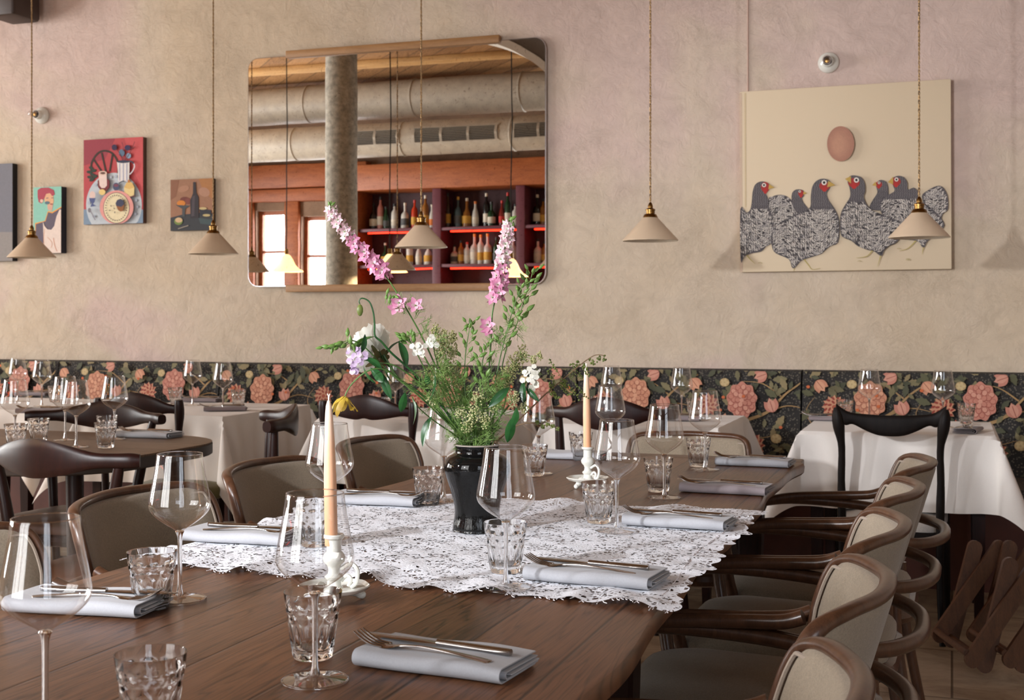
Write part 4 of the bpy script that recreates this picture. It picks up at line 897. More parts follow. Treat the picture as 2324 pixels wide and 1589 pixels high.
# ------------------------------------------------------------------ napkins and cutlery
def napkin_mesh(L_=.212, w=.112, layers=3, seed=0):
    r = random.Random(seed); mb = MB(); th = .0016; outl = []
    h = w/2
    path = [(h-.002, .0022)]+[(h-.03, .002), (0, .002), (-h+.012, .002)]+[(-h+.010-.010*sin(a), .0115-.0093*cos(a)) for a in [pi*k/8 for k in range(1, 8)]]+[(-h+.012, .021), (-.02, .0205), (h-.02, .0195), (h+.001, .0185)]
    inner = [(h-.001, .0065)]+[(h-.03, .0062), (0, .0062), (-h+.018, .0065)]+[(-h+.016-.0048*sin(a), .0112-.0047*cos(a)) for a in [pi*k/6 for k in range(1, 6)]]+[(-h+.018, .016), (0, .0155), (h-.002, .0142)]
    mid = [(h-.006, .0108), (0, .0108), (-h+.02, .0112)]
    for pi_, pth in enumerate((path, inner, mid)):
        P = cat([V(0, a, b) for a, b in pth], 2); n = len(P); nx = 15; vs = []; 
        for i in range(nx+1):
            x = -L_/2+L_*i/nx+0*r.random()
            sk = .004*(pi_-1)
            for side in (1, -1):
                for k, q in enumerate(P):
                    d = P[min(k+1, n-1)]-P[max(k-1, 0)]; nn = V(0, -d.z, d.y).normalized()*th*side*.5
                    wav = .0016*sin(x*38+pi_)*(q.z/.02); pin = 1-.10*max(0, 1-abs(x)/.05)*(q.z/.02)*.0
                    vs.append((x+(sk if i in (0, nx) else 0), q.y+nn.y+.0015*sin(x*25+q.z*90), q.z*pin+nn.z+wav+(.0 if q.z > .001 else 0)))
        row = 2*n; fs = []
        for i in range(nx):
            for k in range(n-1):
                a = i*row+k; fs.append((a, a+1, a+1+row, a+row)); b = i*row+n+k; fs.append((b, b+row, b+row+1, b+1))
            for k in (0, n-1):
                a = i*row+k; b = i*row+n+k; fs.append((a, a+row, b+row, b) if k == 0 else (a, b, b+row, a+row))
        for i in (0, nx):
            for k in range(n-1):
                a = i*row+k; b = i*row+n+k; fs.append((a, b, b+1, a+1) if i == 0 else (a, a+1, b+1, b))
        mb.add(vs, fs)
    return mb
NM = {}
def napkin(loc, rz, label, mat=NAPK, scale=1, group='folded grey napkins on the tables'):
    if 'n' not in NM:
        o = napkin_mesh().build('folded_napkin', mat); NM['n'] = o
    else:
        o = NM['n'].copy(); COL.objects.link(o)
        if mat is not NAPK:
            if 'n2' not in NM: me = NM['n'].data.copy(); me.materials.clear(); me.materials.append(mat); NM['n2'] = me
            o.data = NM['n2']
    o.location = loc; o.rotation_euler = (0, 0, rz); o.scale = (scale,)*3
    tag(o, label, 'napkin', group); return o
def strip(mb, pts, th=.0016):
    """pts: (x, halfwidth, z)"""
    rings = []
    for x, w, z in pts: rings.append([(x, -w, z), (x, -w*.9, z+th*.5), (x, 0, z+th), (x, w*.9, z+th*.5), (x, w, z), (x, 0, z-th*.3)])
    loft(mb, rings)
def fork(loc, rz, label, group='forks laid on the napkins'):
    if 'f' not in NM:
        t = thing('fork', label, 'fork', loc, rz, group); mb = MB()
        H = [(.098, .0, .0), (.096, .006, .0005), (.09, .0075, .001), (.06, .006, .0035), (.03, .0045, .0055), (0, .0032, .0062), (-.02, .003, .005), (-.032, .004, .0035), (-.042, .0105, .0015), (-.052, .0125, .0005), (-.058, .0125, .001)]
        P = cat([V(a, b, c) for a, b, c in H], 3); strip(mb, [(p.x, max(p.y, .0005), p.z) for p in P], .0018); mb.build('handle', STEEL, t)
        for k in range(4):
            y = -.0105+.007*k; mb = MB(); Q = cat([V(-.055, y, .0012), (-.07, y, .002), (-.085, y*.97, .007), (-.1, y*.93, .0155)], 4)
            tube(mb, Q, [.0017]*(len(Q)-3)+[.0015, .0012, .0007], 6); mb.build('tine', STEEL, t)
        NM['f'] = t; return t
    return dup(NM['f'], loc, rz, label, group)
def knife(loc, rz, label, group='knives laid on the napkins'):
    if 'k' not in NM:
        t = thing('table_knife', label, 'knife', loc, rz, group); mb = MB()
        H = [(.105, .0045, .001), (.10, .0072, .001), (.07, .0068, .001), (.03, .0058, .001), (.0, .005, .001)]
        rings = []
        for x, w, z in H: rings.append([(x, w*cos(a), .0045+.0042*sin(a)) for a in [2*pi*k/12 for k in range(12)]])
        loft(mb, rings); mb.build('handle', STEEL, t); mb = MB()
        H = [(.002, .0055, .0035), (-.02, .0085, .0035), (-.06, .0095, .0035), (-.095, .0085, .0035), (-.108, .005, .0035), (-.113, .0008, .0035)]
        strip(mb, H, .0014); mb.build('blade', STEEL, t); NM['k'] = t; return t
    return dup(NM['k'], loc, rz, label, group)
def setting(px, py, rz, where, mat=NAPK, scale=1, mirror=False, tilt=.10, mainz=None):
    p = Tz(px, py); p.z = mainz if mainz else ztab(p)+.0008
    col = 'mauve' if mat is NAPK2 else 'grey'
    napkin(p, rz, 'folded %s linen napkin, %s' % (col, where), mat, scale)
    c, s = cos(rz), sin(rz); off = lambda x, y: V(p.x+x*c-y*s, p.y+x*s+y*c, p.z+.0205)
    d = -1 if mirror else 1
    fork(off(-.022*d, -.022), rz-tilt*d+(pi if mirror else 0), 'steel fork lying on the napkin, %s' % where)
    knife(off(-.02*d, .012), rz-tilt*.6*d+(pi if mirror else 0), 'steel knife lying on the napkin, %s' % where)
setting(1015, 1514, -.10, 'nearest the camera on the right hand side', scale=.95)
setting(1357, 1322, -.08, 'on the front right corner of the lace', scale=1.0)
setting(1545, 1196, -.06, 'on the back right corner of the lace')
setting(1652, 1117, -.05, 'just beyond the lace at right', NAPK2)
setting(1716, 1056, -.05, 'at the far right corner of the long table')
setting(205, 1382, .12, 'behind the left foreground wine glass', mirror=True)
setting(558, 1230, .04, 'on the left end of the lace', mirror=True)
setting(862, 1145, .05, 'on the back left of the lace', mirror=True)
p = Tz(1300, 1040); napkin((p.x, p.y, .7505), .0, 'folded grey linen napkin left of the far candle')

# ------------------------------------------------------------------ candlesticks and candles
def candlestick(px, py, label, rz):
    p = Tz(px, py); t = thing('candlestick', label, 'candlestick', (p.x, p.y, ztab(p)), rz, 'white china candlesticks')
    mb = MB(); lathe(mb, [(0, .016), (.03, .0165), (.044, .0165), (.050, .019), (.0545, .0245), (.053, .026), (.048, .0215), (.03, .0205), (.014, .0215), (.011, .025), (.0105, .033), (.0135, .036), (.0145, .039), (.0095, .043), (.0085, .050), (.011, .056), (.0165, .062), (.0175, .068), (.0145, .074), (.0115, .077), (.011, .088), (.0115, .095), (.0155, .098), (.016, .1015), (.0145, .1035), (.011, .103), (.0105, .086), (0, .085)], 40, rf=lambda a, z, i: 1+(.02*cos(8*a) if i in (3, 4, 5, 6) else 0))
    mb.build('holder_body', PORC, t)
    for k in range(3):
        a = 2*pi*k/3+.5; mb = MB(); Q = cat([V(.024*cos(a), .024*sin(a), .0175), (.036*cos(a), .036*sin(a), .012), (.044*cos(a), .044*sin(a), .0052)], 4); tube(mb, Q, [.011, .0105, .010, .009, .008, .007, .0065, .006, .0055][:len(Q)], 10)
        sph(mb, (.0455*cos(a), .0455*sin(a), .0062), .0062, 10, 7); mb.build('scrolled_foot', PORC, t)
    mb = MB(); Q = cat([V(.010, 0, .050), (.026, 0, .058), (.036, 0, .048), (.034, 0, .030), (.026, 0, .022)], 6); tube(mb, Q, .0034, 8)
    Q = cat([V(.011, 0, .032), (.020, 0, .040), (.026, 0, .034), (.022, 0, .024)], 5); tube(mb, Q, .003, 8); mb.build('ring_handle', PORC, t)
    return t
def candle(px, py, label, lean=0):
    p = Tz(px, py); t = thing('taper_candle', label, 'candle', (p.x, p.y, ztab(p)+.086), 0, 'peach taper candles'); t.rotation_euler = (0, lean, 0)
    mb = MB(); lathe(mb, [(0, 0), (.0098, 0), (.0100, .02), (.0096, .10), (.0078, .165), (.0058, .20), (.0045, .213), (.0022, .221), (0, .2222)], 24); mb.build('wax_taper', WAX, t)
    mb = MB(); tube(mb, [(0, 0, .219), (.0004, 0, .226), (.002, 0, .2315)], [.0012, .001, .0007], 6); tube(mb, [(0, 0, .222), (-.0004, 0, .228), (-.002, 0, .232)], [.001, .0009, .0006], 6); mb.build('wick', WICK, t)
candlestick(758, 1366, 'white china candlestick in front, partly behind the nearest wine glass', .3); candle(752, 1366, 'peach taper candle in the front candlestick, left of the vase', -.02)
candlestick(1334, 1106, 'white china candlestick on the far part of the table', -.4); candle(1333, 1106, 'peach taper candle in the far candlestick, right of the flowers', -.015)

# ------------------------------------------------------------------ chairs
def grid_faces(nu, nv, off=0, flip=False):
    fs = []
    for j in range(nv-1):
        for i in range(nu-1):
            a = off+j*nu+i; f = (a, a+1, a+1+nu, a+nu); fs.append(f[::-1] if flip else f)
    return fs
def seat_mb(x0, x1, w0, w1, z0, z1, r=.09, bulge=.014):
    """seat cushion, front at x1"""
    mb = MB(); rings = []
    def out(ins):
        o = []
        for x, y in rrect(-1, 1, -1, 1, .45, 6):
            u = (x+1)/2; hw = w0+(w1-w0)*u; o.append((x0+ins+(x1-x0-2*ins)*u, y*(hw-ins)))
        return o
    for z, ins in ((z0, .012), (z0+.008, .002), (z0+.018, 0), (z1-.018, 0), (z1-.006, .008), (z1+.0, .025), (z1+bulge*.6, .07), (z1+bulge, .13)):
        rings.append([(x, y, z) for x, y in out(ins)])
    loft(mb, rings); return mb
AC = None
def armchair_proto(label, loc, rz, group, w=.262, ztop=.785, arms=True):
    t = thing('bentwood_armchair' if arms else 'upholstered_chair', label, 'chair', loc, rz, group)
    zb = .52
    xs = lambda u, z: -.20-.30*(z-.47)+(.092 if arms else .035)*abs(u/w)**2.2
    # outline of the back (u across, z up)
    half = [(w*.86, .47), (w*.93, .56), (w*.98, .66), (w*1.0, ztop-.09), (w*.985, ztop-.042), (w*.92, ztop-.014), (w*.74, ztop-.002), (w*.36, ztop)]
    out = half+[(0, ztop+.002)]+[(-u, z) for u, z in half[::-1]]
    P = cat([V(xs(u, z), u, z) for u, z in out], 5)
    mb = MB(); tube(mb, P, 1, sec=[(.0135*cos(2*pi*k/14), .0102*sin(2*pi*k/14)) for k in range(14)], up=(1, 0, 0)); mb.build('back_frame', BENT, t)
    # upholstered pad, both faces
    def bound(z):
        best = w*.86
        pts = [(q.y, q.z) for q in P[:len(P)//2+1]]
        for a, b in zip(pts[:-1], pts[1:]):
            if min(a[1], b[1]) <= z <= max(a[1], b[1]) and abs(b[1]-a[1]) > 1e-6: best = a[0]+(b[0]-a[0])*(z-a[1])/(b[1]-a[1])
        return best
    NU, NV = 25, 18; top = ztop-.006; mb = MB(); vs = []
    for side in (1, -1):
        for j in range(NV):
            v = j/(NV-1); z = zb+(top-zb)*(1-(1-v)**1.6); bw = max(bound(z)-.004, .02)
            for i in range(NU):
                u = bw*(2*i/(NU-1)-1); e = min(1, (1-abs(2*i/(NU-1)-1))*7)*min(1, (1-v)*8)*min(1, v*8+.3); puff = .017*sqrt(max(e, 0))
                vs.append((xs(u, z)+side*(.003+puff*(1 if side > 0 else .6)), u, z))
    mb.add(vs, grid_faces(NU, NV, 0, True)+grid_faces(NU, NV, NU*NV)); pd = mb.build('back_pad', SEATF, t)
    mb = MB(); pipe = []
    for q in P:
        s_ = 1-.026/max(abs(q.y), .05) if abs(q.y) > .05 else .5
        zz = min(q.z, top-.016)
        if zz >= zb: pipe.append((xs(q.y*.94, zz)+.0155, q.y*.94, zz))
    tube(mb, pipe, .0032, 6); mb.build('piping', PIPING, pd)
    seat_mb(-.235, .245, w*.84, w*.98, .405, .462).build('seat', SEATF, t)
    mb = MB(); ring = [V(x, y, .398) for x, y in [( -.235+.48*((a+1)/2), b*(w*.84+(w*.14)*((a+1)/2))) for a, b in rrect(-1, 1, -1, 1, .45, 6)]]
    tube(mb, ring, .02, 8, closed=True); mb.build('seat_rim', BENT, t)
    if arms:
        # hoop that runs round behind the back at arm height
        H = [(.235, w*.96, .615), (.12, w*1.02, .632), (-.05, w*1.06, .625), (-.18, w*1.03, .61), (-.27, w*.80, .60), (-.318, w*.42, .598), (-.328, 0, .598)]
        Q = cat([V(*q) for q in H]+[V(x, -y, z) for x, y, z in H[-2::-1]], 6); mb = MB(); tube(mb, Q, .0145, 10); mb.build('arm_hoop', BENT, t)
        for s in (1, -1):
            Q = cat([V(.24, s*w*.96, .612), (.12, s*w*1.0, .640), (-.03, s*w*1.02, .650), (-.110, s*w*1.0, .656), V(-.148, s*w*.985, .668)], 6); mb = MB(); tube(mb, Q, .0135, 10); mb.build('armrest', BENT, t)
    for s in (1, -1):
        mb = MB(); Q = cat([V(.235, s*w*.96, .62 if arms else .40), (.225, s*w*.95, .50 if arms else .3), (.205, s*w*.86, .38), (.215, s*w*.9, .2), (.235, s*w*.95, 0)], 4); n_ = len(Q)
        tube(mb, Q, [.0165-.004*k/n_ for k in range(n_)], 10); mb.build('leg', BENT, t)
        mb = MB(); Q = cat([V(-.205, s*w*.84, .47), (-.215, s*w*.84, .3), (-.27, s*w*.92, 0)], 5); tube(mb, Q, .0145, 10); mb.build('leg', BENT, t)
    return t
GR_, GL_ = 'bentwood armchairs on the right of the long table', 'bentwood armchairs on the left of the long table'
ac = armchair_proto('bentwood armchair nearest the camera, cut by the bottom edge at right', (-.385, 1.40, 0), pi, GR_)
for y, x, rz, lb in ((1.985, -.385, pi+.02, 'second bentwood armchair from the camera on the right side'), (2.55, -.38, pi, 'middle bentwood armchair of the five on the right side'), (3.11, -.365, pi-.03, 'fourth bentwood armchair from the camera on the right side'), (3.68, -.345, pi, 'farthest bentwood armchair on the right, in front of black chair')):
    dup(ac, (x, y, 0), rz, lb, GR_)
for y, x, rz, lb in ((1.80, -1.50, 0, 'bentwood armchair at the left edge, behind the big wine glass'), (2.44, -1.50, .03, 'bentwood armchair behind the left end of the lace'), (3.05, -1.51, .03, 'bentwood armchair behind the front candle and its wine glass'), (3.73, -1.53, 0, 'bentwood armchair just left of the black vase')):
    dup(ac, (x, y, 0), rz, lb, GL_)
# chair at the head of the table
p = Yp(1570, 968, 4.30)
armchair_proto('small upholstered chair at the far head of the long table', (p.x, 4.30-.3+.03, 0), -pi/2+.03, None, .205, .785, False)
# move so that its back stands at the measured place
def rail(mb, pts, n=5, th=.5):
    """crest rail: pts (x, y, zlow, zhigh, thickness)"""
    A = cat([V(p[0], p[1], p[2]) for p in pts], n); B = cat([V(p[3], p[4], 0) for p in pts], n); rings = []
    for k, (a, b) in enumerate(zip(A, B)):
        d = A[min(k+1, len(A)-1)]-A[max(k-1, 0)]; d.z = 0; d.normalize(); nn = V(-d.y, d.x, 0); zl, zh, t_ = a.z, b.x, b.y; cz, hz = (zl+zh)/2, (zh-zl)/2; ring = []
        for j in range(14):
            an = 2*pi*j/14; cs, sn = cos(an), sin(an); q = abs(cs)**.7*(1 if cs > 0 else -1); s2 = abs(sn)**.8*(1 if sn > 0 else -1)
            ring.append(tuple(V(a.x, a.y, cz)+nn*(q*t_/2)+V(0, 0, s2*hz)))
        rings.append(ring)
    loft(mb, rings)
def leg4(t, mat, xf, xb, wf, wb, zs=.44, splay=.03, rear_top=None):
    for s in (1, -1):
        mb = MB(); tube(mb, cat([V(xf, s*wf, zs), (xf+.01, s*(wf+splay*.5), zs*.5), (xf+splay, s*(wf+splay), 0)], 4), [.017, .018, .019, .019, .018, .016, .014, .012, .011], 10); mb.build('leg', mat, t)
        top = rear_top or (xb, wb, zs)
        mb = MB(); Q = cat([V(top[0], s*top[1], top[2]), (xb-.0, s*wb, zs), (xb-.01, s*wb, zs*.5), (xb-splay*2, s*(wb+splay*.4), 0)], 4); n_ = len(Q)
        tube(mb, Q, [.0135+.006*sin(pi*k/(n_-1)) for k in range(n_)], 10); mb.build('leg', mat, t)
def m_seatcover(n, c): return fabric(n, c, 500)
OLIVE = m_seatcover('olive_seat', (104, 96, 44)); BROWNL = simple('brown_leather', (92, 62, 46), .4, 0, .3, 9); CREAMS = m_seatcover('cream_boucle', (206, 198, 190))
def horn_chair(label, loc, rz, seat=BROWNL, w=.27, z=.80, h=.085):
    t = thing('horn_back_chair', label, 'chair', loc, rz, 'dark horn back chairs')
    pts = []
    for k, (u, hh, th) in enumerate([(-1.0, .018, .034), (-.93, .021, .04), (-.8, .019, .032), (-.62, .020, .03), (-.35, h*.43, .024), (0, h*.56, .022), (.35, h*.43, .024), (.62, .020, .03), (.8, .019, .032), (.93, .021, .04), (1.0, .018, .034)]):
        x = -.235+.105*abs(u)**2.0; pts.append((x, u*w, z-hh-.006*(1-abs(u)), z+hh+.012*(1-abs(u)), th))
    mb = MB(); rail(mb, pts, 5); mb.build('crest_rail', DARKW, t)
    seat_mb(-.19, .23, .18, .225, .40, .455, bulge=.02).build('seat', seat, t)
    mb = MB(); ring = [V(-.195+.43*((a+1)/2), b*(.185+.045*((a+1)/2)), .395) for a, b in rrect(-1, 1, -1, 1, .4, 6)]; tube(mb, ring, .021, 8, closed=True); mb.build('seat_rim', DARKW, t)
    for s in (1, -1):
        mb = MB(); tube(mb, cat([V(-.155, s*w*.82, z-.012), (-.15, s*.195, .6), (-.14, s*.175, .40), (-.2, s*.19, 0)], 5), [.014, .0155, .017, .018, .019, .02, .02, .019, .018, .018, .017, .016, .015, .014, .013, .012], 10); mb.build('leg', DARKW, t)
        mb = MB(); tube(mb, cat([V(.19, s*.19, .44), (.2, s*.2, .2), (.215, s*.215, 0)], 4), .016, 10); mb.build('leg', DARKW, t)
    mb = MB(); tube(mb, [(-.16, -.18, .25), (-.16, .18, .25)], .009, 8); tube(mb, [(.2, -.2, .22), (.2, .2, .22)], .009, 8); mb.build('stretcher', DARKW, t)
    return t
p = Tz(128, 1040, .80); p = Wd(104, 1040, 3.55)
h0 = horn_chair('dark wood chair with broad horn shaped crest rail, lower left before round table', (p.x, p.y+.22, 0), pi/2-.12, w=.285, h=.085, z=.79)
p = Wd(243, 945, 4.96); horn_chair('dark horn back chair on the far side of the rounded table', (p.x, p.y-.21, 0), -pi/2+.06, w=.30)
p = Wd(622, 968, 4.42); horn_chair('dark horn back chair seen end on, between two tables with white cloths', (p.x-.13, p.y-.10, 0), pi+.55, z=.828, w=.25)
p = Wd(1375, 958, 4.8); horn_chair('dark horn back chair behind the far candle at middle table', (p.x, p.y+.22, 0), pi/2, z=.82, w=.25, h=.10)
def post_chair(label, loc, rz, w=.185, z=.88):
    t = thing('dark_post_chair', label, 'chair', loc, rz, 'dark chairs with rounded posts')
    pts = []
    for u, lo, hi in [(-1, .085, .045), (-.8, .082, .035), (-.5, .092, .02), (-.2, .098, .052-.01), (0, .092, .058-.01), (.2, .098, .052-.01), (.5, .092, .02), (.8, .082, .035), (1, .085, .045)]:
        top = z-.005-(.052 if abs(u) > .95 else .045 if abs(u) > .75 else .02 if abs(u) > .4 else .004 if abs(u) > .1 else 0)
        pts.append((-.235+.04*u*u, u*w, z-lo-.01, top, .02))
    mb = MB(); rail(mb, pts, 5); mb.build('crest_rail', DARKW, t)
    for s in (1, -1):
        Q = cat([V(-.205, s*(w+.012), z-.035), (-.2, s*(w+.012), z-.09), (-.195, s*(w+.006), z-.17), (-.18, s*w, .62), (-.17, s*w, .43), (-.17, s*w, .25), (-.215, s*w*1.03, 0)], 4); n_ = len(Q)
        rr = [.016, .019, .020, .021, .021, .02, .018, .016, .014, .0125, .0125, .013]+[.0165]*(n_-12)
        mb = MB(); tube(mb, Q, rr[:n_], 10); mb.build('leg', DARKW, t)
        mb = MB(); tube(mb, cat([V(.19, s*.2, .44), (.2, s*.205, .2), (.21, s*.21, 0)], 4), .017, 10); mb.build('leg', DARKW, t)
    seat_mb(-.19, .225, w, .225, .40, .455, bulge=.02).build('seat', OLIVE, t)
    mb = MB(); tube(mb, [(-.18, -w, .3), (-.18, w, .3)], .009, 8); mb.build('stretcher', DARKW, t)
    return t
p = Wd(828, 920, 5.14); post_chair('dark chair with rounded posts and arched crest, left of the flowers', (p.x, p.y+.22, 0), pi/2+.02)
p = Wd(308, 915, 5.3); post_chair('dark chair with rounded posts behind the rounded table', (p.x, p.y+.22, 0), pi/2)
# black chair with a horned yoke back
t = thing('black_yoke_chair', 'black wooden chair with horned yoke back and white seat at right', 'chair', (-.22, 5.115, 0), pi/2+.03)
W2 = .185; xb = -.22
mb = MB(); rail(mb, [(xb-.035, -W2-.008, .80, .866, .02), (xb-.03, -W2*.86, .786, .842, .022), (xb-.028, -W2*.72, .790, .833, .022), (xb-.026, -W2*.48, .768, .829, .022), (xb-.026, -W2*.25, .752, .827, .022), (xb-.026, 0, .748, .826, .022), (xb-.026, W2*.25, .752, .827, .022), (xb-.026, W2*.48, .768, .829, .022), (xb-.028, W2*.72, .790, .833, .022), (xb-.03, W2*.86, .786, .842, .022), (xb-.035, W2+.008, .80, .866, .02)], 5); mb.build('yoke_crest', BLACKW, t)
for s in (1, -1):
    Q = cat([V(xb-.034, s*(W2+.006), .852), (xb-.03, s*(W2-.002), .78), (xb-.022, s*(W2-.012), .70), (xb-.01, s*(W2-.01), .58), (xb, s*(W2-.012), .44), (xb-.002, s*(W2-.012), .2), (xb-.05, s*(W2-.005), 0)], 4); n_ = len(Q)
    rr = [.010, .016, .021, .0225, .022, .0195, .0165, .014, .0135, .013]+[.014]*3+[.015, .016]*1; rr = rr+[.016-.005*k/10 for k in range(max(0, n_-len(rr)))]
    mb = MB(); tube(mb, Q, rr[:n_], 10); mb.build('leg', BLACKW, t)
    mb = MB(); tube(mb, cat([V(.17, s*.2, .42), (.175, s*.205, .2), (.19, s*.21, 0)], 4), [.017, .017, .017, .016, .015, .014, .013, .012, .011], 10); mb.build('leg', BLACKW, t)
seat_mb(-.205, .2, W2+.0, .215, .385, .45, bulge=.022).build('seat', CREAMS, t)
mb = MB(); ring = [V(-.205+.4*((a+1)/2), b*(W2-.012+.03*((a+1)/2)), .378) for a, b in rrect(-1, 1, -1, 1, .3, 6)]; tube(mb, ring, .018, 8, closed=True); mb.build('seat_rim', BLACKW, t)

# ------------------------------------------------------------------ side tables with cloths
def table_base(t, hx, hy, mat=DARKW):
    mb = MB(); box(mb, -hx+.004, hx-.004, -hy+.004, hy-.004, .715, .742, bev=.004); mb.build('tabletop', mat, t)
    for sx in (1, -1):
        for sy in (1, -1):
            mb = MB(); rings = [[(sx*(hx-.06)+a*r, sy*(hy-.06)+b*r, z) for a, b in ((-1, -1), (1, -1), (1, 1), (-1, 1))] for r, z in ((.024, .715), (.022, .35), (.015, 0))]; loft(mb, rings); mb.build('leg', mat, t, angle=30)
def cloth_mb(hx, hy, drop, seed, res=.022, flare=.10, fold=.012):
    r = random.Random(seed); ph = [r.uniform(0, 6) for _ in range(6)]; mb = MB()
    nx, ny = int((hx+drop)*2/res), int((hy+drop)*2/res); vs = []
    for j in range(ny+1):
        for i in range(nx+1):
            s = -(hx+drop)+2*(hx+drop)*i/nx; q = -(hy+drop)+2*(hy+drop)*j/ny
            dx, dy = max(abs(s)-hx, 0), max(abs(q)-hy, 0); sx = 1 if s > 0 else -1; sy = 1 if q > 0 else -1
            cx, cy_ = max(-hx, min(hx, s)), max(-hy, min(hy, q)); rr = hypot(dx, dy)
            if rr == 0: vs.append((cx, cy_, .7505+.0006*sin(s*40)*sin(q*37))); continue
            if dx > 0 and dy > 0:
                phi = atan2(dy, dx); b = sin(2*phi); hang = rr*(1-.06*b); o = flare*rr
                kx = o*cos(phi)+.36*rr*b*cos(phi); ky = o*sin(phi)+.36*rr*b*sin(phi)
                x = cx+sx*(kx+.006); y = cy_+sy*(ky+.006)
            else:
                along = q if dx > 0 else s; w = (min(rr/.12, 1))*fold*(sin(along*19+ph[0 if dx > 0 else 1])+.6*sin(along*41+ph[2]))
                o = flare*rr+w+.006; x = cx+sx*(o if dx > 0 else 0); y = cy_+sy*(o if dy > 0 else 0); hang = rr
            z = .7505-(hang if hang > .012 else hang*.5)+.0
            vs.append((x, y, z))
    fs = [(j*(nx+1)+i, j*(nx+1)+i+1, (j+1)*(nx+1)+i+1, (j+1)*(nx+1)+i) for j in range(ny) for i in range(nx)]
    mb.add(vs, fs); return mb
cl = [('right, behind the black yoke chair', -.20, 5.36, .355, .34, .285, 1), ('centre, behind the far candle', -1.235, 5.38, .365, .34, .285, 2), ('behind the flowers and vase', -2.26, 5.36, .365, .34, .285, 3), ('left, with a free corner fold toward the camera', -3.43, 5.33, .375, .40, .31, 4), ('far left, cut by the picture edge', -4.52, 5.34, .40, .38, .29, 5)]
for wh, x, y, hx, hy, dr, sd in cl:
    t = thing('side_table', 'square side table under a white cloth, %s' % wh, 'table', (x, y, 0), 0, 'side tables along the banquette'); table_base(t, hx, hy)
    o = cloth_mb(hx, hy, dr, sd, .018).build('tablecloth', LINEN, loc=(x, y, -.004)); tag(o, 'white linen tablecloth on the table %s' % wh, 'tablecloth', 'white tablecloths')
# wooden table with rounded corners
t = thing('rounded_table', 'brown wooden table with rounded corners and thick dark edge, at left', 'table', (-3.20, 3.60, 0))
TW2 = m_planks('brown_table_wood', (84, 66, 52), (138, 114, 94), .2, axis='y', rough=.45)
mb = MB(); rings = [[(x, y, z) for x, y in rrect(-.78+i, .78-i, -.46+i, .46-i, .30, 10)] for z, i in ((.742, .003), (.749, .001), (.75, .004))]; loft(mb, rings); mb.build('tabletop', TW2, t)
mb = MB(); rings = [[(x, y, z) for x, y in rrect(-.78+i, .78-i, -.46+i, .46-i, .30, 10)] for z, i in ((.705, .004), (.709, 0), (.7425, 0))]; loft(mb, rings); mb.build('dark_edge', simple('dark_table_edge', (50, 42, 38), .5), t)
for sx in (1, -1):
    for sy in (1, -1):
        mb = MB(); tube(mb, [(sx*.6, sy*.26, .706), (sx*.62, sy*.28, .3), (sx*.64, sy*.3, 0)], [.028, .024, .018], 12); mb.build('leg', DARKW, t)

# glasses on the side tables
BW = 'wine glasses on the side tables'; BT = 'tumblers on the side tables'
def foot_from_rim(px, ry): return Tz(px, HZ+(ry-HZ)*(CH-.75)/(CH-.975))
for px, ry, lb in ((1973, 837, 'left wine glass on the right side table'), (2140, 840, 'right wine glass on the right side table'), (1388, 829, 'left wine glass on the centre side table'), (1547, 832, 'right wine glass on the centre side table'),
                   (897, 826, 'wine glass on the table behind the white peony'), (1003, 832, 'wine glass behind the middle of the bouquet'), (437, 816, 'left wine glass of the pair left of the mirror table'), (506, 822, 'right wine glass on the left cloth table'), (40, 812, 'left wine glass on the far left table'), (95, 817, 'right wine glass on the far left table')):
    p = foot_from_rim(px, ry); p.z = .7475; wineglass(p, lb, BW)
for px, ry, lb in ((34, 862, 'wine glass at left edge of the rounded table'), (148, 855, 'wine glass behind another one on the rounded table'), (173, 863, 'front wine glass in the middle of the rounded table'), (260, 854, 'right wine glass on the rounded table')):
    p = foot_from_rim(px, ry); p.z = .7502; wineglass(p, lb, 'wine glasses on the rounded table')
for px, py, lb in ((2193, 961, 'right tumbler on the right side table'), (1918, 951, 'tumbler behind the left horn of the black chair'), (1576, 947, 'right tumbler on the centre side table'), (1338, 944, 'left tumbler on the centre side table, by the candle tip'), (868, 945, 'tumbler behind the dark crest of the chair left of flowers'), (398, 917, 'left tumbler on the left cloth table'), (541, 923, 'right tumbler on the left cloth table'), (125, 912, 'tumbler on the far left table')):
    p = Tz(px, py); p.z = .7475; tumbler(p, lb, BT)
for px, py, lb in ((36, 1021, 'left tumbler on the rounded table'), (88, 1006, 'second tumbler from left on the rounded table'), (240, 1017, 'front right tumbler on the rounded table'), (243, 998, 'back right tumbler on the rounded table')):
    p = Tz(px, py); p.z = .7502; tumbler(p, lb, 'tumblers on the rounded table')
for px, py, rz, lb, sc_ in ((2196, 979, 1.4, 'on the right side table, right', .8), (1886, 953, 0, 'on the right side table, left', .8), (1540, 953, .1, 'on the centre side table', .9), (513, 931, .5, 'near edge of the left cloth table', .9), (462, 911, .1, 'back of the left cloth table', .9), (80, 897, .1, 'back of the far left table', .9), (100, 936, .3, 'near edge of the far left table', 1)):
    setting(px, py, rz, lb, NAPK2, sc_, mainz=.7480)
setting(342, 992, .02, 'on the rounded table', NAPK, 1.0, mainz=.7503)

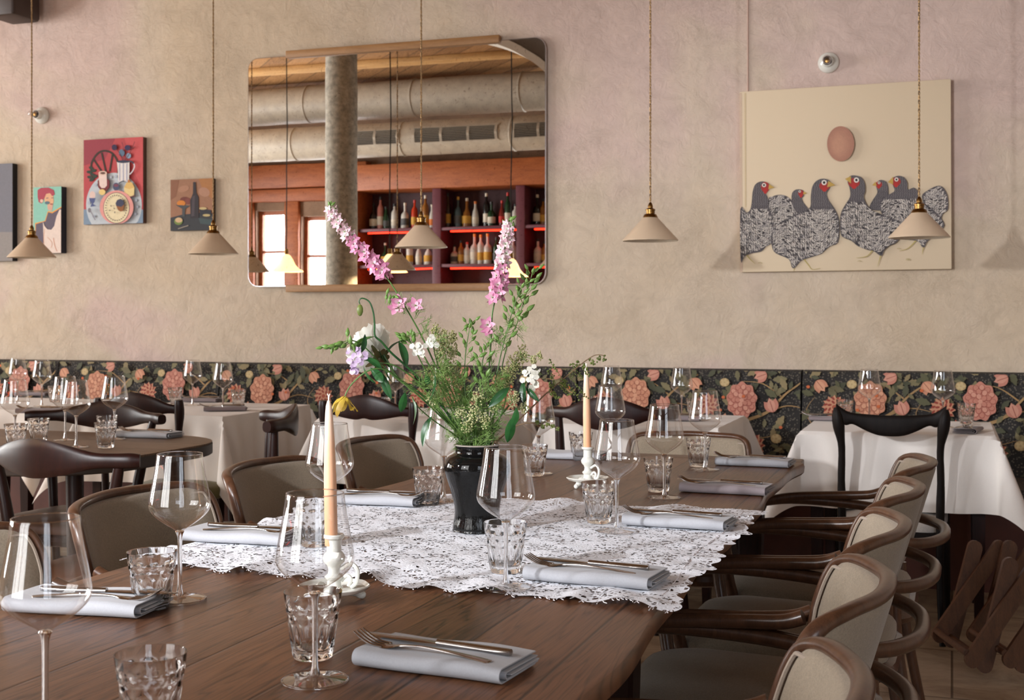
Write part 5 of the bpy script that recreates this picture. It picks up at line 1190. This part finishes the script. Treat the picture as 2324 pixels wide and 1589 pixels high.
# ------------------------------------------------------------------ folding wooden stand, lower right
SLAT = wood('brown_slat', (62, 38, 25), (104, 68, 44), (6, 6, 1.5), 7, .45, .05)
def slat(mb, a, b, wdt=.052, th=.016, nrm=(0, -1, 0)):
    a, b = V(*a), V(*b); d = (b-a).normalized(); n_ = V(*nrm); s = d.cross(n_).normalized(); L_ = (b-a).length; ring = []
    for k in range(9): an = -pi/2+pi*k/8; ring.append((L_-wdt/2+wdt/2*cos(an), wdt/2*sin(an)))
    for k in range(9): an = pi/2+pi*k/8; ring.append((wdt/2+wdt/2*cos(an), wdt/2*sin(an)))
    loft(mb, [[tuple(a+d*u+s*v+n_*(th/2*q)) for u, v in ring] for q in (-1, 1)])
def stand(px, label, dy):
    t = thing('folding_stool', label, 'folding stool', (0, 0, 0), 0, 'folding wooden stools at lower right')
    A = Wd(px, 1512, 4.12+dy); B = Wd(px+165, 1268, 4.22+dy); C_ = Wd(px+38, 1530, 4.14+dy); D = Wd(px+105, 1268, 4.2+dy)
    nrm = V(RX*0-FX, -FY, 0).normalized(); nrm = V(-FX, -FY, 0)
    for a, b, off in ((A, B, 0), (C_, D, .018)):
        for back in (0, .32):
            mb = MB(); q = V(FX, FY, 0)*(off+back); slat(mb, a+q, b+q, nrm=tuple(nrm)); mb.build('leg', SLAT, t)
    q = V(FX, FY, 0)
    for e, s in ((A, 0), (C_, .018)):
        mb = MB(); o = e+V(0, 0, -.03 if e.z > .3 else .04); tube(mb, [o+q*(s+.004), o+q*(s+.30)], .011, 10); mb.build('cross_bar', SLAT, t)
    return t
stand(2196, 'folding wooden stool with crossed slats on the floor at lower right', 0); stand(2282, 'second folding wooden stool, cut by the right edge of the picture', -.02)
# ------------------------------------------------------------------ vase and bouquet
pv = Tz(1083, 1207); pv.z = .7535; VD = 2.59
t = thing('flower_vase', 'glossy black ceramic vase holding the flowers on the lace runner', 'vase', tuple(pv))
prof = [(0, 0), (.046, 0), (.0495, .004), (.049, .012), (.046, .03), (.0465, .05), (.053, .078), (.062, .105), (.067, .122), (.067, .135), (.060, .148), (.048, .155), (.0445, .158), (.0445, .170), (.0465, .1735), (.0435, .175), (.041, .172), (.041, .158), (.055, .14), (.058, .12), (.04, .05), (.038, .02), (0, .015)]
Q = cat([V(a, 0, b) for a, b in prof], 3); mb = MB(); lathe(mb, [(max(q.x, 0), q.z) for q in Q], 56); mb.build('vase_body', VASE, t, angle=60)
mb = MB(); lathe(mb, [(.0462, .1725), (.0468, .1738), (.044, .1752), (.0425, .1738)], 56); mb.build('pale_rim', simple('worn_glaze_rim', (190, 180, 168), .3), t)
MOUTH = V(pv.x, pv.y, pv.z+.170)
GREEN = m_leaf('stem_green', (92, 130, 62), (64, 100, 44)); GREEN2 = m_leaf('fresh_green', (138, 168, 92), (98, 136, 62), .3); DGREEN = m_leaf('deep_leaf', (44, 92, 44), (26, 66, 34), .2, .3)
PINK = m_leaf('pink_petal', (226, 166, 192), (208, 128, 168), .35); PALEP = m_leaf('pale_pink_petal', (232, 208, 210), (220, 180, 194), .35); WHITEP = m_leaf('white_petal', (238, 236, 228), (222, 220, 206), .3)
LILAC = m_leaf('lilac_petal', (222, 204, 226), (198, 170, 206), .3); CREAMF = m_leaf('cream_floret', (190, 184, 134), (150, 150, 92), .2); OLIVEF = m_leaf('olive_seed', (112, 124, 58), (86, 98, 44), .2)
YEL = m_leaf('yellow_petal', (200, 170, 62), (152, 118, 40), .3); SEPAL = m_leaf('brown_sepal', (104, 66, 44), (78, 82, 40), .1); TWIG = simple('brown_twig', (110, 88, 62), .7)
def B(px, py, dd=0): return Wd(px, py, VD+dd)
def stemthing(name, label, group=None):
    return thing(name, label, 'flower stem', tuple(MOUTH), 0, group)
def rel(P): return [Vector(p)-MOUTH for p in P]
def stem(t, pix, r0=.0022, r1=.001, mat=GREEN, inner=None):
    """pix: (px,py,dd) from tip to mouth; ends inside the vase"""
    P = [B(*q) for q in pix]; e = P[-1]; dxy = V(e.x-MOUTH.x, e.y-MOUTH.y, 0)
    if dxy.length > .034: dxy = dxy.normalized()*.034
    P.append(V(MOUTH.x+dxy.x*.95, MOUTH.y+dxy.y*.95, MOUTH.z+.004)); P.append(V(MOUTH.x-dxy.x*.7, MOUTH.y-dxy.y*.7, MOUTH.z-.11))
    Q = rel(cat(P, 5)); n = len(Q); mb = MB(); tube(mb, Q, [r1+(r0-r1)*k/(n-1) for k in range(n)], 7); mb.build('stem', mat, t); return Q
def orient(mb_src, loc, direction, scale=1, roll=0):
    pass
def place(o, loc, direc, sc_=1, roll=0):
    q = Vector(direc).to_track_quat('Z', 'Y').to_matrix().to_4x4() @ Matrix.Rotation(roll, 4, 'Z')
    q = q @ Matrix.Scale(sc_, 4); q.translation = Vector(loc); o.matrix_basis = q
CACHE = {}
def inst(kind, t, name, builder, loc, direc, sc_=1, roll=0):
    if kind not in CACHE:
        o = builder(name, t); CACHE[kind] = o.data
    else:
        o = bpy.data.objects.new(name, CACHE[kind]); COL.objects.link(o); o.parent = t; KIDS.setdefault(t.name, []).append(o)
    place(o, loc, direc, sc_, roll); return o
def petal(mb, a, L_, w, lift, curl=.0, base=.0, n=5, mi=0, notch=0, pt=0):
    vs = []; ca, sa = cos(a), sin(a)
    for k in range(n+1):
        u = k/n; ww = w*(sin(pi*min(.10+u*.88, 1))**1.1 if pt else sin(pi*min(.12+u*.80, 1))**.8); rr = base+L_*u; z = lift*u-curl*u*u
        for q in (-1, -.4, .4, 1):
            zz = z+.22*w*abs(q)**1.5*(1-u); r2 = rr-(notch if k == n and abs(q) < .5 else 0); vs.append((r2*ca-q*ww*sa, r2*sa+q*ww*ca, zz))
    mb.add(vs, [(k*4+j, k*4+j+1, (k+1)*4+j+1, (k+1)*4+j) for k in range(n) for j in range(3)], mi)
def lark(mat, mat2):
    def f(name, t):
        mb = MB(); r = random.Random(2)
        for k in range(5): petal(mb, 2*pi*k/5+r.uniform(-.3, .3), r.uniform(.0105, .0135), .0043, r.uniform(.001, .007), r.uniform(-.003, .003), .001, 5, 0, 0, 1)
        for k in range(3): petal(mb, 2*pi*k/3+.5, .006, .003, .004, 0, .0005, 4, 1)
        tube(mb, [(0, 0, 0), (-.003, 0, -.006), (-.009, 0, -.009)], [.0016, .0012, .0004], 6); sph(mb, (0, 0, .002), .0014, 6, 4, 2)
        return mb.build(name, [mat, mat2, GREEN2], t)
    return f
def budb(name, t):
    mb = MB(); P = [(0, 0), (.0016, .001), (.0030, .004), (.0030, .007), (.0018, .0105), (.0006, .013), (0, .0138)]; lathe(mb, P, 8); tube(mb, [(0, 0, -.008), (0, 0, .001)], .0006, 5); return mb.build(name, GREEN2, t)
def leafb(mat, L_=.05, w=.011, droop=.35):
    def f(name, t):
        mb = MB(); n = 8; vs = []
        for k in range(n+1):
            u = k/n; ww = w*sin(pi*u)**.75 if 0 < u < 1 else .0004
            for q in (-1, -.05, .05, 1): vs.append((q*ww, -droop*L_*u*u, L_*u)); vs[-1] = (vs[-1][0], vs[-1][1]+abs(q)*ww*.35, vs[-1][2])
        mb.add(vs, [(k*4+j, k*4+j+1, (k+1)*4+j+1, (k+1)*4+j) for k in range(n) for j in range(3)]); return mb.build(name, mat, t)
    return f
rb = random.Random(21)
def rdir(up=0): 
    v = V(rb.gauss(0, 1), rb.gauss(0, 1), rb.gauss(0, 1)+up); return v.normalized()
def at(Q, u):
    x = u*(len(Q)-1); i = min(int(x), len(Q)-2); return Q[i]+(Q[i+1]-Q[i])*(x-i), (Q[i]-Q[i+1]).normalized()
def feather(mb, c, direc, L_, n=9, r=.00045):
    d = Vector(direc).normalized()
    tube(mb, [c, c+d*L_*.5, c+d*L_], [r*1.4, r*1.1, r*.6], 3)
    for k in range(n):
        u = .15+.8*k/n; s = rdir(); s = (s-d*s.dot(d)).normalized(); p0 = c+d*L_*u; l2 = L_*.45*(1-u*.5); p1 = p0+(d*.7+s)*l2*.6; p2 = p1+(d*1.1+s*.6)*l2*.4
        tube(mb, [p0, p1, p2], [r, r*.8, r*.4], 3)
        for m_ in range(2):
            s2 = rdir(); tube(mb, [p0+(p1-p0)*.6, p0+(p1-p0)*.6+(d+s2*.7+s*.4)*l2*.4], [r*.8, r*.35], 3)
def dillpart(t, spots, n, spread, L_, mat=GREEN2):
    mb = MB()
    for k in range(n):
        s = Vector(rb.choice(spots)); feather(mb, s+rdir()*spread*.3, rdir(.6), L_*rb.uniform(.6, 1.2), 8)
    o = mb.build('feathery_leaves', mat, t, smooth=False); o['kind'] = 'stuff'; return o
def larkspur(t, pix, ua, ub, n, sc0, pink_from):
    Q = stem(t, pix); sc0 *= .86; n = int(n*1.25)
    for k in range(n):
        u = ua+(ub-ua)*(k+.5)/n; p, d = at(Q, u); a = k*2.4; side = V(cos(a)*RX-sin(a)*FX, cos(a)*RY-sin(a)*FY, .1); s = sc0*(.72+.5*k/n); pos = p+side.normalized()*.0095*s
        if k > n*pink_from: inst('lark1', t, 'blossom', lark(PINK, PALEP), pos, side*1.1-V(FX, FY, 0)*.55+rdir()*.35, s, k)
        else: inst('lark0', t, 'blossom', lark(PALEP, WHITEP), pos, side*1.1-V(FX, FY, 0)*.55+rdir()*.35, s, k)
    return Q
# left larkspur
t = stemthing('larkspur', 'tall pink larkspur leaning left across the mirror column', 'larkspur flowers in the vase')
Q = larkspur(t, [(749, 468, -.06), (760, 495, -.06), (798, 545, -.05), (848, 598, -.04), (887, 643, -.04), (934, 721, -.03), (965, 779, -.02), (997, 850, -.02), (1024, 908, -.01), (1050, 980, 0)], .035, .335, 40, 1.15, .45)
for k in range(4): p, d = at(Q, .005+.008*k); inst('bud', t, 'bud', budb, p+V(rb.uniform(-.006, .006), 0, .002), rdir(1.5), .9)
for px, py in ((905, 688), (943, 694), (899, 700)): inst('lark1', t, 'blossom', lark(PINK, PALEP), B(px, py, -.04)-MOUTH, -V(FX, FY, -.3), 1.3, px)
for px, py in ((877, 668), (882, 683), (890, 678), (884, 690), (897, 672), (876, 680)): inst('bud', t, 'bud', budb, B(px, py, -.04)-MOUTH, rdir(1), 1.05)
dillpart(t, [B(x, y, -.03)-MOUTH for x, y in ((925, 702), (940, 722), (948, 738), (915, 695), (955, 760))], 14, .01, .035)
dillpart(t, [B(x, y, -.02)-MOUTH for x, y in ((970, 800), (982, 830), (995, 860), (1010, 900), (1025, 930))], 34, .03, .05)
# right larkspur
t = stemthing('larkspur', 'tall larkspur rising over the right mirror edge, white top fading to pink', 'larkspur flowers in the vase')
Q = larkspur(t, [(1156, 495, .05), (1153, 520, .05), (1149, 545, .05), (1141, 590, .05), (1133, 640, .05), (1124, 680, .04), (1117, 716, .04), (1114, 780, .03), (1109, 850, .02), (1108, 910, .01), (1106, 985, 0)], .04, .42, 40, 1.15, .62)
for px, py in ((1156, 500), (1160, 508), (1148, 515), (1162, 520), (1150, 528)): inst('bud', t, 'bud', budb, B(px, py, .05)-MOUTH, rdir(1.5), 1.3)
inst('lark1', t, 'blossom', lark(PINK, PALEP), B(1106, 738, .03)-MOUTH, -V(FX, FY, -.3), 1.3, 1); inst('lark1', t, 'blossom', lark(PINK, PALEP), B(1108, 750, .03)-MOUTH, -V(FX+.3, FY, -.3), 1.1, 2)
dillpart(t, [B(x, y, .02)-MOUTH for x, y in ((1120, 770), (1115, 800), (1112, 840), (1116, 870), (1112, 920))], 26, .02, .045)
def budspike(label, pix, spots, sc_=1.1, leaves=True, n=12, ua=.0, ub=.5):
    t = stemthing('bud_spike', label, 'green bud spikes in the vase'); Q = stem(t, pix, .0017, .0008, GREEN)
    for k in range(n):
        u = ua+(ub-ua)*k/n; p, d = at(Q, u); a = k*2.6; s = V(cos(a)*RX-sin(a)*FX, cos(a)*RY-sin(a)*FY, 0); inst('bud', t, 'bud', budb, p+s*.008*sc_, s+d*1.1, sc_*(.75+.4*k/n), k)
    for px, py, dd in spots: inst('bud', t, 'bud', budb, B(px, py, dd)-MOUTH, rdir(1.2), sc_)
    return t, Q
budspike('tallest green bud spike, beside the mirror lower right corner', [(1210, 610, .09), (1203, 640, .09), (1190, 680, .08), (1175, 730, .07), (1155, 775, .06), (1140, 830, .05), (1125, 930, .02), (1112, 985, 0)], [], 1.5, n=20, ub=.33)
t, Q = budspike('green bud spike left of the tallest one, right of the pink larkspur', [(1190, 640, .03), (1178, 665, .03), (1165, 700, .03), (1152, 745, .03), (1138, 800, .02), (1122, 880, .01), (1108, 985, 0)], [(1183, 720, .03), (1184, 728, .03)], 1.35, n=20, ub=.5)
dillpart(t, [B(1160, 750, .03)-MOUTH, B(1175, 742, .03)-MOUTH, B(1130, 780, .02)-MOUTH, B(1145, 760, .02)-MOUTH], 12, .012, .04)
t, Q = budspike('green bud spike rising in the middle of the bouquet', [(1068, 727, .02), (1063, 760, .02), (1057, 800, .02), (1054, 860, .01), (1060, 920, 0), (1075, 985, 0)], [(1070, 738, .02), (1072, 758, .02), (1055, 745, .02)], 1.3, n=22, ub=.62)
budspike('green bud spike reaching far left beyond the peony', [(743, 789, -.08), (757, 786, -.08), (780, 782, -.08), (800, 773, -.07), (830, 790, -.06), (880, 840, -.05), (960, 900, -.03), (1040, 985, 0)], [(788, 764, -.08), (795, 782, -.08)], 1.4, n=14, ub=.3)
budspike('short green bud spike above the left white phlox', [(919, 760, -.02), (926, 768, -.02), (935, 782, -.02), (950, 810, -.02), (985, 880, -.01), (1040, 985, 0)], [], 1.3, n=12, ub=.3)
budspike('green bud spike among the fillers, left of right larkspur', [(1098, 780, .01), (1100, 800, .01), (1094, 830, .01), (1098, 880, 0), (1095, 985, 0)], [(1088, 810, 0), (1092, 845, 0), (1102, 860, 0)], 1.4, n=14, ub=.6)
# drooping bud on a hooked stalk, with broad leaf
t = stemthing('drooping_tulip', 'hooked stem with a closed green bud hanging down, upper left of bouquet', 'drooping tulips in the vase')
Q = stem(t, [(817, 690, -.05), (815, 683, -.05), (822, 677, -.05), (838, 685, -.05), (847, 708, -.05), (850, 735, -.05), (851, 762, -.05), (866, 776, -.05), (890, 803, -.04), (930, 838, -.03), (965, 875, -.02), (1010, 930, -.01), (1045, 985, 0)], .0032, .0011, DGREEN)
mb = MB(); lathe(mb, [(0, 0), (.004, -.003), (.0062, -.009), (.006, -.016), (.0035, -.0225), (0, -.0245)], 12, rf=lambda a, z, i: 1+.1*cos(3*a)); mb.build('closed_bud', OLIVEF, t, loc=tuple(B(817, 690, -.05)-MOUTH))
inst('leafbroad', t, 'leaf', leafb(GREEN, .062, .016, .3), B(852, 764, -.05)-MOUTH, B(800, 778, -.07)-B(852, 764, -.05), 1.0, 0)
inst('leafbroad', t, 'leaf', leafb(GREEN, .062, .016, .3), B(830, 770, -.05)-MOUTH, B(805, 792, -.07)-B(830, 770, -.05), .7, 1)
# yellow tulip
t = stemthing('drooping_tulip', 'wilted yellow tulip hanging at the left, near the front candle tip', 'drooping tulips in the vase')
Q = stem(t, [(783, 902, -.10), (786, 892, -.10), (800, 870, -.10), (833, 843, -.10), (870, 838, -.09), (905, 862, -.07), (950, 898, -.05), (1000, 945, -.02), (1042, 985, 0)], .0022, .0012, GREEN)
mb = MB()
for k in range(6):
    a = k*1.047+.3; L_ = .034 if k % 2 else .04; n = 8; vs = []
    for i in range(n+1):
        u = i/n; rr = .003+.014*sin(min(u*2.2, pi*.62))+(.018*u if k in (0, 5) else .003*sin(k*3)*u); w = .0058*sin(pi*min(.1+u*.82, 1))**.7; z = -L_*u+(.018*u*u if k in (0, 5) else 0)
        for q in (-1, 0, 1): vs.append((rr*cos(a+q*w/max(rr, .006)), rr*sin(a+q*w/max(rr, .006)), z+.002*sin(u*9+q*2)))
    mb.add(vs, [(i*3+j, i*3+j+1, (i+1)*3+j+1, (i+1)*3+j) for i in range(n) for j in range(2)])
o = mb.build('wilted_petals', YEL, t, loc=tuple(B(784, 900, -.10)-MOUTH)); o.rotation_euler = (.15, .35, .4)
# peony
t = stemthing('peony', 'large white peony seen from behind with brown sepals, at left')
Q = stem(t, [(870, 805, -.01), (885, 830, -.01), (905, 860, -.01), (950, 890, -.01), (1000, 935, 0), (1044, 985, 0)], .003, .0026, GREEN)
c0 = B(852, 800, .0)-MOUTH; mb = MB(); rp = random.Random(4)
for ring, (n, rr, tilt, sz) in enumerate(((8, .012, .45, 1.15), (8, .010, .75, 1.0), (7, .008, 1.05, .85), (6, .005, 1.3, .62))):
    for k in range(n):
        a = 2*pi*k/n+ring*.4+rp.uniform(-.15, .15); L_ = .040*sz; W = .021*sz; m_, nn = 7, 7; vs = []
        for i in range(m_+1):
            u = i/m_; w = W*(sin(pi*min(.15+u*.62, 1))**.8); an = tilt*.35+tilt*u*.8; r_ = rr+L_*u*cos(an*.75); h_ = L_*u*sin(an*.9)
            for j in range(nn+1):
                q = 2*j/nn-1; rf = r_+(-.004*q*q*u+.002*sin(q*7+k))*u; vs.append((rf*cos(a)-q*w*sin(a), rf*sin(a)+q*w*cos(a), h_+.006*q*q*u+.0015*sin(5*q+k*2+ring)*u+rp.uniform(-.0004, .0004)))
        mb.add(vs, [(i*(nn+1)+j, i*(nn+1)+j+1, (i+1)*(nn+1)+j+1, (i+1)*(nn+1)+j) for i in range(m_) for j in range(nn)])
o = mb.build('white_petals', WHITEP, t); place(o, c0, V(-RX*.6+FX*.55, -RY*.6+FY*.55, .35), 1.0, .3)
mb = MB()
for k in range(6): petal(mb, 2*pi*k/6, .020, .0075, .006, .002, .002, 6)
for k in range(4): petal(mb, 2*pi*k/4+.4, .030, .005, -.002, .004, .002, 6)
sph(mb, (0, 0, 0), .005, 8, 5); o = mb.build('brown_sepals', SEPAL, t); place(o, c0+V(RX*.009-FX*.012, RY*.009-FY*.012, -.012), V(.55*RX-FX*.7, .55*RY-FY*.7, -.2), 1.0, .2)
for (a, b) in (((905, 775), (925, 815)), ((880, 800), (900, 770)), ((895, 840), (860, 815))): inst('leafslim', t, 'leaf', leafb(DGREEN, .055, .009, .3), B(a[0], a[1], 0)-MOUTH, B(b[0], b[1], -.02)-B(a[0], a[1], 0), 1.0, a[0])
# phloxes
def phlox(label, c, dd, mat, key, n, R_, pix, leaves):
    t = stemthing('phlox', label, 'small phlox clusters in the vase'); stem(t, pix, .002, .0012, GREEN)
    def fl(name, tt):
        mb = MB()
        for k in range(5): petal(mb, 2*pi*k/5, .0078, .0042, .0008, 0, .0004, 4, 0, .001)
        tube(mb, [(0, 0, 0), (0, 0, -.009)], [.0008, .0005], 5, 1); return mb.build(name, [mat, GREEN2], tt)
    for k in range(n):
        a = k*2.4; r = R_*sqrt((k+.4)/n); off = V(RX, RY, 0)*(r*cos(a))+V(0, 0, 1)*(r*sin(a)); q = B(c[0], c[1], dd)-MOUTH+off; nd = off*30-V(FX, FY, 0)*1.2+V(0, 0, .3); inst(key, t, 'floret', fl, q-V(FX, FY, 0)*(.012-r*.3)+rdir()*.003, nd+rdir()*.3, rb.uniform(.62, .82), k)
    for p0, p1, s in leaves: inst('leafslim', t, 'leaf', leafb(DGREEN, .055, .009, .3), B(p0[0], p0[1], dd)-MOUTH, B(p1[0], p1[1], dd-.02)-B(p0[0], p0[1], dd), s, p0[0])
    return t
t = phlox('lilac white phlox cluster at the left of the peony', (811, 808), -.07, LILAC, 'phl', 15, .020, [(820, 815, -.07), (850, 822, -.06), (900, 832, -.05), (960, 880, -.03), (1040, 985, 0)], [((825, 830), (840, 875), .8), ((840, 835), (868, 862), 1), ((830, 812), (862, 828), .8), ((820, 800), (832, 770), .7)])
for k in range(6): inst('phl', t, 'floret', None, B(804+rb.uniform(-4, 6), 838+rb.uniform(-8, 10), -.07)-MOUTH, rdir()-V(FX, FY, 0), .9, k)
phlox('white phlox cluster in front of the cream filler, upper left', (951, 791), -.04, WHITEP, 'phw', 11, .014, [(955, 797, -.04), (975, 830, -.03), (1010, 900, -.01), (1050, 985, 0)], [((965, 850), (975, 880), .6)])
phlox('second small white phlox, just right of the upper left one', (981, 775), -.02, WHITEP, 'phw', 7, .011, [(983, 782, -.02), (995, 830, -.01), (1030, 900, 0), (1055, 985, 0)], [])
t = phlox('white phlox cluster at right with dark green leaves', (1204, 850), .02, WHITEP, 'phw', 13, .018, [(1200, 855, .02), (1180, 890, .02), (1140, 940, .01), (1110, 985, 0)], [((1188, 865), (1184, 905), .9), ((1195, 880), (1215, 905), .7), ((1180, 880), (1200, 925), .8)])
for px, py in ((1217, 872), (1212, 866), (1222, 845), (1206, 882)): inst('phw', t, 'floret', None, B(px, py, .02)-MOUTH, rdir()-V(FX, FY, 0), 1.15, px)
# cream fillers
def filler(label, blobs, pix, mat, n, r=.0016):
    t = stemthing('filler_spray', label, 'fluffy filler sprays in the vase'); Q = stem(t, pix, .0019, .001, GREEN2); mb = MB(); sm = MB()
    for (px, py, dd, R_, k_) in blobs:
        c = B(px, py, dd)-MOUTH
        near = min(Q, key=lambda q: (q-c).length); tube(sm, [near, (near+c)/2+V(0, 0, -.004), c], .0007, 4)
        for k in range(int(n*k_)):
            v = rdir()*R_*rb.random()**.45; v = V(v.x*.8, v.y*.8, v.z*1.15); p = c+v; q = c+v*.5-V(0, 0, R_*.15)
            if k % 3 == 0: tube(sm, [c-V(0, 0, R_*.4), q, p], .0004, 3)
            sph(mb, p, r*rb.uniform(.7, 1.3), 5, 4)
    o = mb.build('tiny_florets', mat, t); o['kind'] = 'stuff'; o = sm.build('branchlets', GREEN2, t); o['kind'] = 'stuff'; return t
filler('cream filler spray above the centre left of the bouquet', [(990, 750, .03, .014, 1), (1005, 772, .03, .022, 2), (1028, 765, .03, .012, 1), (1025, 795, .03, .018, 1.5), (1000, 800, .03, .018, 1.4)], [(1000, 760, .03), (1012, 810, .03), (1030, 880, .02), (1065, 985, 0)], CREAMF, 75)
filler('dense greenish filler spray behind the middle of the bouquet', [(1015, 838, .04, .030, 2.5), (1040, 860, .04, .028, 2.2), (975, 850, .03, .016, 1), (1060, 900, .03, .022, 1.5), (1010, 880, .03, .02, 1.3)], [(1015, 840, .04), (1040, 900, .03), (1075, 985, 0)], CREAMF, 75)
filler('olive filler spray at right behind the white phlox', [(1184, 805, .06, .020, 1.6), (1168, 828, .05, .024, 2), (1150, 855, .04, .026, 2.2), (1135, 880, .03, .024, 2), (1210, 815, .06, .010, .6), (1225, 808, .06, .009, .5)], [(1184, 800, .06), (1160, 850, .05), (1130, 920, .02), (1105, 985, 0)], CREAMF, 75)
filler('cream filler spray low in the bouquet above the vase mouth', [(1075, 940, -.03, .020, 1.5), (1060, 965, -.03, .016, 1.2), (1045, 935, -.02, .014, 1), (1100, 955, -.03, .015, 1), (980, 905, -.03, .015, 1), (1085, 900, -.02, .017, 1.2), (1165, 905, .0, .017, 1.2), (1190, 925, .0, .012, .8), (1120, 925, -.01, .014, 1)], [(1075, 930, -.03), (1080, 985, -.01)], m_leaf('ivory_floret', (214, 210, 164), (176, 176, 120), .2), 70)
# airy seed branches on the right
def seedbranch(label, pix, tufts, key='seed'):
    t = stemthing('seed_branch', label, 'brown seed branches in the vase'); Q = stem(t, pix, .0020, .0009, TWIG); mb = MB()
    for px, py, dd, R_ in tufts:
        c = B(px, py, dd)-MOUTH; near = min(Q, key=lambda q: (q-c).length); tube(mb, [near, (near+c)/2+V(0, 0, .003), c], .0005, 4)
        for k in range(16):
            u = k/16; p = near+(c-near)*(.35+.8*u)+rdir()*R_*.5; sph(mb, p, rb.uniform(.0012, .0024), 5, 4)
    o = mb.build('seed_clusters', OLIVEF, t); o['kind'] = 'stuff'; return t
seedbranch('long thin brown branch reaching right over the far candle', [(1371, 807, .1), (1352, 806, .1), (1332, 817, .1), (1305, 838, .09), (1277, 862, .08), (1240, 893, .06), (1207, 925, .04), (1165, 965, .02), (1128, 1003, .0)],
           [(1372, 818, .1, .008), (1358, 818, .1, .007), (1345, 824, .1, .008), (1328, 836, .1, .010), (1335, 848, .1, .010), (1310, 822, .1, .010), (1298, 828, .1, .009), (1300, 850, .09, .012), (1318, 856, .1, .010), (1280, 880, .08, .012), (1292, 895, .08, .012), (1284, 872, .08, .01), (1310, 900, .08, .010), (1252, 872, .07, .012), (1245, 840, .07, .010), (1248, 822, .07, .008), (1255, 895, .06, .01), (1268, 905, .06, .008), (1328, 900, .08, .006)])
seedbranch('short seeded branch drooping low at the right', [(1268, 972, .0), (1250, 966, .0), (1231, 965, .0), (1205, 960, .0), (1170, 968, .0), (1125, 1000, .0)], [(1266, 974, 0, .006), (1255, 968, 0, .007), (1243, 964, 0, .007), (1232, 970, 0, .006), (1220, 958, 0, .006)])
# leafy greenery low in the bouquet
t = stemthing('leafy_stem', 'leafy green stems and feathery greenery filling the vase mouth'); Q = stem(t, [(935, 900, -.07), (950, 925, -.06), (985, 955, -.04), (1035, 990, -.01)], .002, .001, GREEN)
for a, b, s in (((920, 890), (912, 925), .9), ((935, 905), (948, 940), 1.0), ((980, 945), (955, 990), 1.1), ((985, 848), (990, 895), 1.1), ((868, 848), (880, 895), .95), ((895, 872), (872, 848), .8), ((905, 775), (922, 812), .9)):
    inst('leafslim', t, 'leaf', leafb(DGREEN, .055, .009, .3), B(a[0], a[1], -.06)-MOUTH, B(b[0], b[1], -.075)-B(a[0], a[1], -.06), s, a[0])
tb2 = stemthing('leafy_stem', 'leafy stem with dark curled leaves low at the right of the bouquet'); stem(tb2, [(1150, 880, -.03), (1145, 920, -.03), (1120, 985, 0)], .002, .001, GREEN)
for a, b, s in (((1155, 880), (1128, 905), 1.0), ((1165, 945), (1155, 990), 1.1), ((1172, 925), (1168, 965), .9)):
    inst('leafslim', tb2, 'leaf', leafb(DGREEN, .055, .009, .3), B(a[0], a[1], -.04)-MOUTH, B(b[0], b[1], -.055)-B(a[0], a[1], -.04), s, a[0])
for k, pix in enumerate(([(1000, 870, -.02), (1030, 930, -.01), (1060, 985, 0)], [(1090, 860, -.02), (1092, 930, -.01), (1090, 985, 0)], [(1125, 900, .01), (1115, 940, 0), (1100, 985, 0)], [(960, 880, -.05), (1005, 935, -.03), (1045, 985, -.01)], [(1050, 880, .03), (1068, 940, .01), (1076, 985, 0)])):
    t2 = stemthing('dill_sprig', 'feathery dill sprig at the vase mouth, %s' % ['left of centre', 'in the centre', 'right of centre', 'far left and low', 'behind the centre'][k], 'feathery dill sprigs'); Q = stem(t2, pix, .0017, .0009, GREEN2)
    dillpart(t2, [q for q in Q if q.z > .0], 46, .035, .042)
